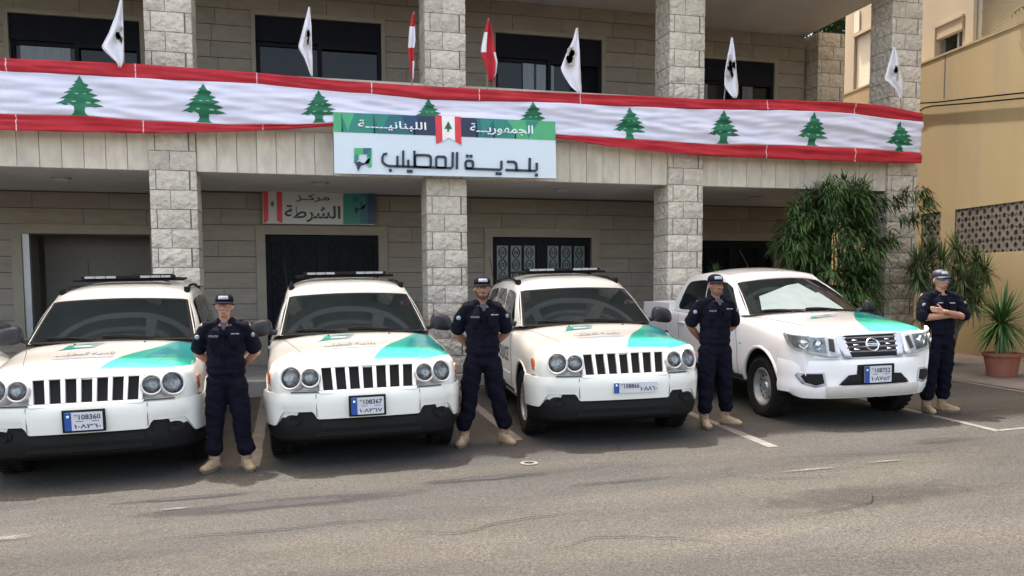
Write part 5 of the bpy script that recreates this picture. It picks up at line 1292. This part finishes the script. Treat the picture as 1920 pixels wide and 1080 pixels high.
# cargo bed with rear wheels
bed = MB()
bedst = []
mbb = MB(); mbb.add([(.86, 4.03, .46), (.912, 4.03, .60), (.918, 4.03, .88), (.905, 4.03, 1.16), (.885, 4.03, 1.285), (.82, 4.03, 1.285), (.82, 4.03, .70),
                    (.86, 5.22, .50), (.912, 5.22, .62), (.918, 5.22, .88), (.905, 5.22, 1.16), (.885, 5.22, 1.285), (.82, 5.22, 1.285), (.82, 5.22, .70)],
                   [(0, 1, 8, 7), (1, 2, 9, 8), (2, 3, 10, 9), (3, 4, 11, 10), (4, 5, 12, 11), (5, 6, 13, 12), (6, 0, 7, 13), (0, 6, 5, 4, 3, 2, 1), (7, 8, 9, 10, 11, 12, 13)])
for s_ in (-1, 1):
    m2 = MB(); m2.add([(s_ * v[0], v[1], v[2]) for v in mbb.v], mbb.f); o = m2.build('cargo_bed_side', [paint2_m, hole_m], pick, fix=True)
    boolean(o, [cyl_x(.5 if s_ > 0 else -1.2, 1.2 if s_ > 0 else -.5, 4.07, .415, .445, hole_m)]); smooth(o.data, 40)
    wheel(pick, s_ * .7925, 4.07, .375, .245, 'steel', s_)
MB().box(-.82, .82, 4.03, 5.22, .68, .72).box(-.82, .82, 4.03, 4.07, .5, 1.27).box(-.82, .82, 5.17, 5.22, .5, 1.285).build('cargo_bed_floor', paint2_m, pick)
kplan = Plan([(0, 0), (.30, .01), (.50, .04), (.65, .095), (.77, .18), (.86, .30), (.908, .42), (.918, .49)])
KM = kplan.s[-1]; klean = lambda s_, z: .13 * max(0, z - .80) / .25 * (1 - sstep(abs(s_), .45, .85))
# painted nose mask
front_poly(kplan, [(-KM, .62), (KM, .62), (KM, .96), (.86, 1.04), (.6, 1.06), (0, 1.075), (-.6, 1.06), (-.86, 1.04), (-KM, .96)], -.03, 'front_panel', paint2_m, pick, klean, .03)
def kb(s_):
    a = abs(s_); return [(-.12, .79), (-.03, .785), (.0, .765), (.012, .70), (.006, .60), (.004, .52), (.012, .47), (.0, .40), (-.03, .335 + .06 * sstep(a, .8, 1.1)), (-.12, .32 + .06 * sstep(a, .8, 1.1))]
sweep(kplan, -KM, KM, kb, 'bumper', paint2_m, pick, 90)
sweep(kplan, -.56, .56, lambda s_: [(-.02, .482), (.030, .478), (.038, .45), (.030, .39), (.012, .355), (-.02, .35)], 'skid_plate', mat('beige_grey_trim', (.42, .40, .36), (.48, .46, .42), .5), pick, 40)
front_poly(kplan, [(-.40, .50), (.40, .50), (.46, .475 + .01), (.30, .60), (.20, .60), (-.20, .60), (-.30, .60), (-.46, .485)][::1] if False else [(-.43, .492), (.43, .492), (.32, .60), (.24, .605), (-.24, .605), (-.32, .60)], .022, 'air_intake', hole_m, pick, None, .004)
front_poly(kplan, [(-.40, .487), (.40, .487), (.40, .493), (-.40, .493)], .027, 'intake_slat', plastic_m, pick); front_poly(kplan, [(-.40, .53), (.40, .53), (.40, .536), (-.40, .536)], .027, 'intake_slat', plastic_m, pick)
for s_ in (-1, 1):
    q = [(s_ * a, b) for a, b in [(.56, .49), (.68, .465), (.82, .505), (.90, .60), (.86, .635), (.585, .64)]]; front_poly(kplan, q, .016, 'fog_surround', vpanel_m, pick, None, .004)
    q = [(s_ * a, b) for a, b in [(.585, .515), (.67, .490), (.78, .52), (.83, .59), (.80, .615), (.605, .62)]]; front_poly(kplan, q, .021, 'fog_recess', hole_m, pick, None, .004)
    # silver V pieces
    q = [(s_ * a, b) for a, b in [(.315, 1.045), (.415, 1.045), (.425, .95), (.355, .80), (.28, .80)]]; front_poly(kplan, q, .012, 'grille_wing', vpanel_m, pick, klean, .03)
    # headlamps
    q = [(s_ * a, b) for a, b in [(.42, 1.035), (.47, 1.04), (.72, 1.048), (.93, 1.072), (1.04, 1.09), (1.045, 1.05), (.99, .96), (.90, .885), (.74, .85), (.56, .815), (.44, .81), (.395, .83)]]; hl = front_poly(kplan, q, .020, 'headlamp', lampface_m, pick, klean, .03)
    q = [(s_ * a, b) for a, b in [(.44, 1.0), (.50, 1.01), (.52, .875), (.46, .86)]]; front_poly(kplan, q, .027, 'indicator', hole_m, hl, klean)
    q = [(s_ * a, b) for a, b in [(.54, 1.022), (.72, 1.03), (.99, 1.06), (.97, .99), (.90, .915), (.74, .875), (.55, .845)]]; front_poly(kplan, q, .024, 'lamp_interior', lampdark_m, hl, klean)
    for cs, cz, rr in ((.64, .945, .058), (.80, .965, .062)):
        x, y = kplan(s_ * cs, .022); M = Matrix.Translation((x, y + klean(cs, cz) + .0, cz)) @ Matrix.Rotation(s_ * R(22 if cs < .7 else 38), 4, 'Z') @ Matrix.Rotation(R(90), 4, 'X')
        MB().lathe([(rr, .010), (rr * .95, .022), (rr * .8, .014), (rr * .5, .004), (rr * .45, .018), (.0001, .026)], 28, M).build('projector', chrome_m, hl, sm=40)
    q = [(s_ * a, b) for a, b in [(.42, 1.035), (.47, 1.04), (.72, 1.048), (.93, 1.072), (1.04, 1.09), (1.045, 1.05), (.99, .96), (.90, .885), (.74, .85), (.56, .815), (.44, .81), (.395, .83)]]; front_poly(kplan, q, .052, 'lens', lens_m, hl, klean)
    mirror(pick, s_ * .99, 1.66, 1.27, s_, mirror_m if s_ > 0 else chrome_m, .085, .075)
    line_on(KP, [(s_ * .50, .18), (s_ * .60, .55), (s_ * .70, 1.0), (s_ * .79, 1.36)], 'z', 'hood_gap', seam_m, pick, .0035)
    sd_ = '+x' if s_ > 0 else '-x'
    for ys_, yt in ((1.55, 1.62), (2.62, 2.64), (3.55, 3.62)): line_on(KP, [(ys_, .45), (ys_ + .01, .80), (yt, 1.15)], sd_, 'door_gap', seam_m, pick, .004)
    line_on(KP, [(1.45, .44), (3.75, .44)], sd_, 'side_step', plastic_m, pick, .03, -.0, 30)
    for ys_ in (2.40, 3.36): MB().bbox(s_ * .918 - .025, s_ * .918 + .025, ys_, ys_ + .2, 1.0, 1.035, .01).build('door_handle', chrome_m if False else paint2_m, pick, sm=40)
    decal(KP, [[(1.42, .86), (1.50, .86), (1.50, .875), (1.42, .875)]], sd_, .003, 'side_mark', teal_m, pick)
gp = [(-.325, 1.038), (.325, 1.038), (.325, .90), (.275, .805), (-.275, .805), (-.325, .90)]
gr_o = front_poly(kplan, gp, .006, 'grille', hole_m, pick, klean, .02)
front_poly(kplan, [(-.335, 1.048), (.335, 1.048), (.335, 1.036), (-.335, 1.036)], .016, 'grille_trim', chrome_m, gr_o, klean, .01)
for z, hw in ((1.005, .315), (.955, .315), (.905, .312), (.855, .29)):
    front_poly(kplan, [(-hw, z - .009), (hw, z - .009), (hw, z + .009), (-hw, z + .009)], .013, 'grille_bar', mat('grille_bar_grey', (.10, .10, .12), rough=.3, metal=.7) if 'grille_bar_grey' not in bpy.data.materials else bpy.data.materials['grille_bar_grey'], gr_o, klean, .008)
for x in (-.2, .2):
    for z in (.98, .93, .88): front_poly(kplan, [(x - .03, z - .003), (x + .03, z - .003), (x + .03, z + .006), (x - .03, z + .006)], .02, 'grille_stud', chrome_m, gr_o, klean, .004)
M = Matrix.Translation((0, .055, .925)) @ Matrix.Rotation(R(90) - R(20), 4, 'X')
em = MB().lathe([(.062, .0), (.066, .012), (.075, .016), (.082, .010), (.084, .0)], 32, M).build('emblem', chrome_m, gr_o, sm=40)
emq = lambda x, y, h_: tuple(M @ Vector((x, y, h_)))
eb = MB().add([emq(-.085, -.014, .014), emq(.085, -.014, .014), emq(.085, .014, .014), emq(-.085, .014, .014)], [(0, 1, 2, 3)]).build('emblem_bar', chrome_m, em)
vs, fs = text2d('NISSAN', .017, .12, .01); make('emblem_text', [emq(a, b, .017) for a, b in vs], fs, blackink_m, em)
decal(KP, [[(.02, .145), (.30, .145), (.50, .15), (.68, .17), (.76, .23), (.83, .38), (.86, .60), (.855, .85), (.84, 1.15), (.80, 1.33), (.70, 1.34), (.54, 1.28), (.36, .98), (.20, .70), (.08, .42)]], 'z', .002, 'teal_swoosh', mat('mint_vinyl', (.03, .52, .33), (.05, .60, .40), .3, coat=1), pick)
decal(KP, [[(.22, .74), (.60, .62), (.855, .80), (.84, 1.15), (.80, 1.33), (.70, 1.34), (.54, 1.28), (.36, .98)]], 'z', .004, 'deep_teal_facet', teal2_m, pick)
hood_logo(KP, -.10, .90, .38, .22, pick, False)
vs, fs = text2d(A_MUTAYLEB, .07, .26, -.004); decal(KP, None, 'z', .003, 'hood_lettering', greyink_m, pick, .12, (vs, fs), lambda x, y: (-.02 + x, .68 + y))
MB().tube([(-.15, 2.75, 1.78), (-.20, 3.0, 2.08)], .004, 5).build('antenna', plastic_m, pick)
MB().bbox(-.05, .35, 2.9, 2.98, 1.785, 1.80, .005).build('roof_strip', plastic_m, pick)
plate(pick, .02, -.03, .60, .33, .185, '108752', '\u0661\u0660\u0668\u0667\u0665\u0662'); MB().bbox(-.22, .24, -.012, .02, .495, .712, .01).build('plate_mount', plastic_m, pick, sm=40)
pick.location = (6.27, 7.93, gz(6.3, 7.98) - .012); pick.rotation_euler = (.014, -.024, R(-4.5))

# ================================================================ people
def capsule(mb, a, b, ra, rb, n=14, sq=(1, 1)):
    """tapered rod with round ends"""
    a, b = Vector(a), Vector(b); d = b - a; L = d.length or 1e-6; q = d.to_track_quat('Z', 'Y').to_matrix().to_4x4(); M = Matrix.Translation(a) @ q
    pr = [(ra * math.sin(R(10 + 16 * k)), -ra * math.cos(R(10 + 16 * k))) for k in range(6)] + [(rb * math.cos(R(16 * k)), L + rb * math.sin(R(16 * k))) for k in range(6)]
    pr = [(.0005, -ra)] + pr + [(.0005, L + rb)]; return mb.lathe(pr, n, M)
def chain(mb, pts, rs):
    for i in range(len(pts) - 1): capsule(mb, pts[i], pts[i + 1], rs[i], rs[i + 1])
def skin_it(mb, name, m, parent, vox=.010, it=4, folds=0, fs=(9, 9, 22), seed=0, sm=180):
    o = make(name, mb.v, mb.f, m, parent); fix_normals(o.data)
    md = o.modifiers.new('r', 'REMESH'); md.mode = 'VOXEL'; md.voxel_size = vox
    m2 = o.modifiers.new('s', 'SMOOTH'); m2.iterations = it; m2.factor = .5
    me = evaluated(o); o.modifiers.clear(); o.data = me
    if not me.materials: me.materials.append(m)
    if folds:
        nn = [v.normal.copy() for v in me.vertices]
        for v, n_ in zip(me.vertices, nn):
            c = v.co; v.co = c + n_ * folds * (noise.noise(Vector((c.x * fs[0] + seed, c.y * fs[1], c.z * fs[2] + c.x * 8))) + .5 * noise.noise(Vector((c.x * 30, c.y * 30, c.z * 34 + seed))))
    smooth(me, sm); return o
def hand(mb, wrist, d, palm_n, side, curl=.5):
    """palm, five fingers; d = hand direction, palm_n = palm normal, side = thumb side vector"""
    w_ = Vector(wrist); d = Vector(d).normalized(); s_ = Vector(side).normalized(); pn = Vector(palm_n).normalized()
    for k in (-1, 0, 1): capsule(mb, w_ + s_ * .018 * k + d * .01, w_ + s_ * .024 * k + d * .085, .014, .013, 8)
    for k, L in ((-1.5, .058), (-.5, .070), (.5, .074), (1.5, .068)):
        p = w_ + s_ * .019 * k + d * .088; a = d.copy(); r_ = .0085
        for j in range(3):
            a = (a + pn * curl * .55).normalized(); q = p + a * L * (.45, .32, .23)[j]; capsule(mb, p, q, r_, r_ * .93, 7); p = q; r_ *= .93
    p = w_ + s_ * .030 + d * .03; a = (d * .6 + s_ * .75 + pn * .2).normalized()
    for j in range(2): q = p + a * .033; capsule(mb, p, q, .0105, .0095, 7); p = q; a = (a + d * .5 + pn * curl * .3).normalized()
def person(loc, yaw, H, feet, pose, label, build=1.0, skin=skin_m, beard=0, shades=False, cap='white', headyaw=0, seed=0, tee=True, blouse=.0):
    t_ = thing('person', label, 'person', loc, (0, 0, yaw), group='uniformed policemen standing between the cars'); k = H / 1.78
    random.seed(seed)
    (lx, ly, lt), (rx, ry, rt) = feet                  # ankles: x, y, toe direction angle (0 = towards the viewer)
    hip = .93
    b = MB(); bw = build
    # torso, neck
    b.ball((0, 0, 1.30), (.150 * bw, .098, .20)); b.ball((0, 0, 1.08), (.135 * bw, .095 * bw, .17)); b.ball((0, .0, .95), (.145 * bw, .10, .10))
    capsule(b, (0, .005, 1.40), (0, -.008, 1.545), .056, .052); capsule(b, (-.13 * bw, 0, 1.43), (.13 * bw, 0, 1.43), .05, .05)
    # head
    hb_ = MB(); hb_.ball((0, .012, 1.672), (.076, .094, .098)); hb_.ball((0, -.030, 1.598), (.056, .062, .062)); hb_.ball((0, -.062, 1.565), (.030, .028, .022))
    hb_.ball((0, -.045, 1.64), (.062, .052, .06))
    capsule(hb_, (0, -.092, 1.662), (0, -.112, 1.628), .010, .0145, 8); hb_.ball((-.012, -.103, 1.622), (.011, .012, .009)); hb_.ball((.012, -.103, 1.622), (.011, .012, .009))
    capsule(hb_, (-.045, -.078, 1.682), (.045, -.078, 1.682), .012, .012, 8)
    for s_ in (-1, 1):
        hb_.ball((s_ * .077, .012, 1.640), (.010, .020, .031)); hb_.ball((s_ * .040, -.072, 1.625), (.020, .022, .022))
    capsule(hb_, (-.02, -.095, 1.592), (.02, -.095, 1.592), .0075, .0075, 8); capsule(hb_, (-.018, -.093, 1.580), (.018, -.093, 1.580), .0085, .0085, 8)
    Mh = Matrix.Translation((0, 0, 1.532)) @ Matrix.Rotation(headyaw, 4, 'Z') @ Matrix.Translation((0, 0, -1.56))
    hv = [tuple(Mh @ Vector(v)) for v in hb_.v]; b.add(hv, hb_.f)
    # arms
    arms = {}
    if pose == 'back':
        for s_ in (-1, 1): arms[s_] = [(s_ * .185 * bw, .01, 1.42), (s_ * (.262 * bw + .008), .075, 1.165), (s_ * .085, .185, .985)]
    else:
        arms[-1] = [(-.195 * bw, .0, 1.42), (-.262 * bw, -.075, 1.17), (.055, -.158, 1.195)]; arms[1] = [(.195 * bw, .0, 1.42), (.262 * bw, -.085, 1.175), (-.085, -.205, 1.245)]
    for s_ in (-1, 1):
        S0, E0, W0 = arms[s_]; chain(b, [S0, E0], [.050, .042]); mid = Vector(E0).lerp(Vector(W0), .35); chain(b, [E0, mid, W0], [.042, .043, .028])
        dd = (Vector(W0) - Vector(E0)).normalized()
        if pose == 'back': hand(b, W0, dd + Vector((0, .1, -.2)), (0, -1, 0) if s_ > 0 else (0, 1, .0), (0, 0, 1), .5)
        else: hand(b, W0, dd + Vector((0, .45 if s_ > 0 else .7, .05 if s_ > 0 else -.2)), (0, 1, 0), (0, 0, 1), .8)
    # legs
    legs = []
    for s_, (fx, fy, ft) in ((-1, feet[0]), (1, feet[1])):
        hp = (s_ * .088, 0, .90); kn = (lerp(hp[0], fx, .52), lerp(0, fy, .5) - .015, .50); an = (fx, fy, .09); legs.append((hp, kn, an, ft))
        chain(b, [hp, kn, an], [.078, .055, .040]); capsule(b, an, (fx + math.sin(ft) * .13, fy - math.cos(ft) * .13, .05), .035, .03)
    sc = Matrix.Scale(k, 4)
    def fin(mb): mb.v = [tuple(sc @ Vector(v)) for v in mb.v]; return mb
    body = skin_it(fin(b), 'body', skin, t_, .0075, 3)
    # shirt
    s = MB(); s.ball((0, .002, 1.325), (.182 * bw, .122, .135)); s.ball((0, -.005, 1.20), (.184 * bw, .126 * bw, .18)); s.ball((0, 0, 1.06), (.186 * bw, .132 * bw, .13)); s.ball((0, .004, .985), (.188 * bw, .136 * bw, .075)); capsule(s, (-.06 * bw, 0, 1.1), (-.06 * bw, 0, .98), .115, .115); capsule(s, (.06 * bw, 0, 1.1), (.06 * bw, 0, .98), .115, .115)
    capsule(s, (-.125 * bw, .005, 1.432), (.125 * bw, .005, 1.432), .060, .060); capsule(s, (-.06, .008, 1.463), (.06, .008, 1.463), .050, .050)
    for s_ in (-1, 1):
        S0, E0, W0 = [Vector(q) for q in arms[s_]]; q = S0.lerp(E0, .80 if pose == 'back' else .92); chain(s, [S0 - Vector((s_ * .02, 0, .005)), S0.lerp(E0, .4), q], [.068, .074, .078 if pose == 'back' else .072])
    for s_ in (-1, 1):  # collar leaves
        chain(s, [(s_ * .055, .035, 1.492), (s_ * .062, -.02, 1.492), (s_ * .040, -.075, 1.468), (s_ * .055, -.10, 1.435)], [.012, .012, .011, .009])
    shirt = skin_it(fin(s), 'shirt', navy_m, t_, .009, 3, .0075 , seed=seed)
    det = fin(MB().bbox(-.135 * bw, -.045, -.134, -.118, 1.225, 1.345, .008)); det.build('chest_pocket', navy_m, t_, sm=40)
    fin(MB().bbox(.045, .135 * bw, -.134, -.118, 1.225, 1.345, .008)).build('chest_pocket', navy_m, t_, sm=40)
    for s_ in (-1, 1):
        fin(MB().bbox(s_ * .12 * bw - .045, s_ * .12 * bw + .045, -.02, .03, 1.478, 1.488, .003)).build('shoulder_strap', navy_m, t_, sm=40)
    fin(MB().bbox(-.006, .006, -.136, -.120, 1.02, 1.40, .003)).build('placket', navy_m, t_)
    if tee: fin(MB().add([(-.036, -.098, 1.468), (.036, -.098, 1.468), (.003, -.132, 1.375), (-.003, -.132, 1.375)], [(0, 1, 2, 3)])).build('undershirt', tee_m, t_)
    # chest lettering and sleeve patch
    if pose == 'back':
        vs, fs = text2d('POLICE', .019, .085, .008); make('name_strip', [tuple(sc @ Vector((a - .092, -.139, c + 1.335))) for a, c in vs], fs, strip_m, t_)
        for x in (.07, .112): fin(MB().box(x, x + .034, -.140, -.137, 1.352, 1.362)).build('badge', strip_m, t_)
    else:
        fin(MB().box(-.11, -.05, -.136, -.132, 1.345, 1.356)).build('name_strip', strip_m, t_); fin(MB().box(.04, .11, -.136, -.132, 1.340, 1.353)).build('badge', strip_m, t_)
    S0, E0 = Vector(arms[1][0]), Vector(arms[1][1]); c = S0.lerp(E0, .32) + Vector((.045, -.062, 0)); fin(MB().ball(c, (.019, .008, .022), 10, 6)).build('sleeve_patch', dim_m, t_, sm=60)
    S0, E0 = Vector(arms[-1][0]), Vector(arms[-1][1]); c = S0.lerp(E0, .38) + Vector((-.035, -.066, 0)); fin(MB().ball(c, (.026, .008, .022), 10, 6)).build('sleeve_patch', greyink_m, t_, sm=60)
    # trousers
    tr = MB(); tr.ball((0, 0, .955), (.160 * bw, .118 * bw, .085)); tr.ball((0, .012, .88), (.172 * bw, .128 * bw, .10))
    for hp, kn, an, ft in legs:
        kn_, an_ = Vector(kn), Vector(an); sx = math.copysign(1, hp[0])
        chain(tr, [(hp[0], 0, .87), Vector(hp).lerp(kn_, .5), kn_, kn_.lerp(an_, .45), an_ + Vector((0, .005, .17)), an_ + Vector((0, 0, .130))], [.106 * bw, .101 * bw, .087, .082, .080, .076 + blouse])
        tr.ball(Vector(hp).lerp(kn_, .72) + Vector((sx * .082, 0, 0)), (.022, .062, .085), 10, 8)
        chain(tr, [an_ + Vector((-.02, 0, .150)), an_ + Vector((.02, -.01, .145))], [.066, .066])
    skin_it(fin(tr), 'trousers', navy_m, t_, .010, 3, .012, (7, 7, 15), seed + 5)
    bl = MB(); bl.lathe([(.158 * bw, -.02), (.163 * bw, -.018), (.163 * bw, .018), (.158 * bw, .02)], 32, Matrix.Translation((0, 0, .985)) @ Matrix.Diagonal((1.03, .78, 1, 1)).to_4x4()); fin(bl).build('belt', navy_m, t_, sm=40)
    # boots
    for hp, kn, an, ft in legs:
        bo = MB(); a = Vector(an); f = Vector((math.sin(ft), -math.cos(ft), 0)); g = Vector((math.cos(ft), math.sin(ft), 0))
        capsule(bo, a + Vector((0, .01, .13)), a - f * .012 - Vector((0, 0, .02)), .056, .052); capsule(bo, a - f * .035 + Vector((0, 0, -.042)), a + f * .135 + Vector((0, 0, -.045)), .044, .040)
        capsule(bo, a + Vector((0, 0, -.005)), a + f * .10 + Vector((0, 0, -.035)), .048, .038); bo.ball(a + f * .155 + Vector((0, 0, -.048)), (.044, .044, .034))
        for q in (-1, 1): capsule(bo, a + f * .06 + g * .012 * q + Vector((0, 0, -.05)), a + f * .15 + g * .012 * q + Vector((0, 0, -.053)), .034, .032)
        bo.v = [(x, y, max(z, .018)) for x, y, z in bo.v]
        boot = skin_it(fin(bo), 'boot', boot_m, t_, .008, 3, .003, (20, 20, 30), seed)
        so = MB(); ol = []
        for q in range(20):
            an2 = 2 * math.pi * q / 20; fx_ = .125 * math.cos(an2); wx = (.042 + .008 * math.cos(an2)) * math.sin(an2); ol.append(a + f * (.055 + fx_) + g * wx)
        n_ = 20; so.add([(p.x, p.y, 0.0) for p in ol] + [(p.x, p.y, .026) for p in ol], [tuple(range(n_ - 1, -1, -1)), tuple(range(n_, 2 * n_))] + [(i, (i + 1) % n_, (i + 1) % n_ + n_, i + n_) for i in range(n_)])
        fin(so).build('sole', sole_m, boot)
        for z_ in (.0, .03, .06, .09):
            lc = MB().tube([a + f * (.055 - z_ * .1) + Vector((0, 0, z_)) + g * w2 for w2 in (-.022, 0, .022)], .004, 5); fin(lc).build('lace', sole_m, boot)
    # head pieces, turned with the head
    def hp_(mb): mb.v = [tuple(sc @ (Mh @ Vector(v))) for v in mb.v]; return mb
    for s_ in (-1, 1):
        if not shades:
            hp_(MB().ball((s_ * .031, -.083, 1.658), (.0125, .008, .0065), 10, 6)).build('eye', eye_m, body, sm=180); hp_(MB().ball((s_ * .031, -.0895, 1.658), (.0055, .003, .0055), 8, 6)).build('iris', iris_m, body)
        eb_ = MB(); capsule(eb_, (s_ * .016, -.091, 1.681), (s_ * .048, -.080, 1.683), .0045, .004, 6); hp_(eb_).build('eyebrow', hair_m, body, sm=180)
    lp_ = MB(); capsule(lp_, (-.018, -.101, 1.587), (.018, -.101, 1.587), .0048, .0048, 6); hp_(lp_).build('mouth', lip_m, body, sm=180)
    hr = MB(); hr.ball((0, .028, 1.676), (.0785, .084, .080)); hr.ball((0, .055, 1.63), (.066, .05, .05)); hp_(hr).build('hair', hair_m, body, sm=180)
    if beard:
        bd = MB(); n0 = 8
        pts = [(-.064, -.005, 1.625), (-.060, -.032, 1.590), (-.046, -.062, 1.565), (-.020, -.086, 1.553), (0, -.092, 1.551), (.020, -.086, 1.553), (.046, -.062, 1.565), (.060, -.032, 1.590), (.064, -.005, 1.625)]
        chain(bd, pts, [.010, .014, .016, .015, .015, .015, .016, .014, .010]); chain(bd, [(-.024, -.099, 1.603), (0, -.104, 1.607), (.024, -.099, 1.603)], [.005, .006, .005]); chain(bd, [(0, -.094, 1.575), (0, -.094, 1.56)], [.010, .014])
        hp_(bd); skin_it(bd, 'beard', hair_m if beard > 1 else mat('stubble%d' % seed, (.10, .06, .045), rough=.8), body, .006, 2)
    cp = MB(); dome = []
    prof = [(.0845, 0), (.0865, .02), (.083, .045), (.070, .068), (.045, .084), (.012, .090), (.0001, .090)]
    cp.lathe(prof, 28, Matrix.Translation((0, .008, 1.688)) @ Matrix.Diagonal((1, 1.16, 1, 1)).to_4x4())
    cap_o = hp_(cp).build('cap', navy_m if cap != 'blue' else capblue_m, t_, sm=180)
    br = MB(); vs = []; nb = 13
    for i in range(nb):
        a = R(-68 + 136 * i / (nb - 1))
        for q, (rr, dz) in enumerate(((.080, .004), (.112, .002), (.142, -.010))):
            x_ = math.sin(a) * min(rr, .080 + (rr - .08) * .45 * 1); y_ = -math.cos(a) * rr * (1.08) - .006 * (q > 0); vs.append((x_, y_ + .008, 1.690 + dz - .012 * abs(math.sin(a)) ** 2 * q))
    br.add(vs, [(i * 3 + q, i * 3 + q + 1, (i + 1) * 3 + q + 1, (i + 1) * 3 + q) for i in range(nb - 1) for q in range(2)])
    bo_ = hp_(br).build('cap_brim', navy_m if cap != 'blue' else capblue_m, cap_o, sm=180); md = bo_.modifiers.new('t', 'SOLIDIFY'); md.thickness = .004
    # printed front of the cap
    fr2 = []; 
    for j in range(5):
        for i in range(11):
            a = R(-34 + 68 * i / 10); z_ = .030 + .034 * j / 4; r_ = np.interp(z_, [p[1] for p in prof], [p[0] for p in prof]) + .0018
            fr2.append((math.sin(a) * r_, -math.cos(a) * r_ * 1.16 + .008, 1.688 + z_))
    m_ = MB().add(fr2, grid_faces(11, 5)); hp_(m_).build('cap_front', capwhite_m, cap_o, sm=180)
    if shades:
        for s_ in (-1, 1): hp_(MB().ball((s_ * .033, -.094, 1.658), (.030, .010, .019), 14, 8)).build('sunglass_lens', shades_m, t_, sm=180)
        sg = MB(); capsule(sg, (-.010, -.104, 1.664), (.010, -.104, 1.664), .003, .003, 6)
        for s_ in (-1, 1): capsule(sg, (s_ * .062, -.085, 1.664), (s_ * .078, .01, 1.660), .0028, .0028, 6)
        hp_(sg).build('sunglass_frame', plastic_m, t_)
    return t_
person((-.66, 8.12, gz(-.66, 8.12)), R(-3), 1.69, ((-.14, .0, -.50), (.17, -.02, .38)), 'back', 'clean-shaven policeman, hands behind his back, beside the leftmost police wagon', 1.03, skin2_m, seed=1, blouse=.012)
person((1.86, 8.42, gz(1.86, 8.42)), R(-5), 1.80, ((-.20, .0, -.40), (.22, .0, .42)), 'back', 'slim policeman with a full dark beard, hands behind his back, between second and third wagons', .98, skin_m, 2, seed=2)
person((4.58, 8.50, gz(4.58, 8.50)), R(-3), 1.77, ((-.14, -.05, -.12), (.17, .05, .75)), 'back', 'policeman with light stubble, hands behind his back, before the pickup cab', 1.02, skin_m, 1, seed=3, tee=True)
person((7.50, 8.38, gz(7.50, 8.38)), R(-6), 1.77, ((-.13, .0, -.15), (.12, .05, .75)), 'crossed', 'policeman in blue mirrored sunglasses with folded arms at the right end', 1.06, skin2_m, 0, True, cap='blue', headyaw=R(6), seed=4, tee=False)
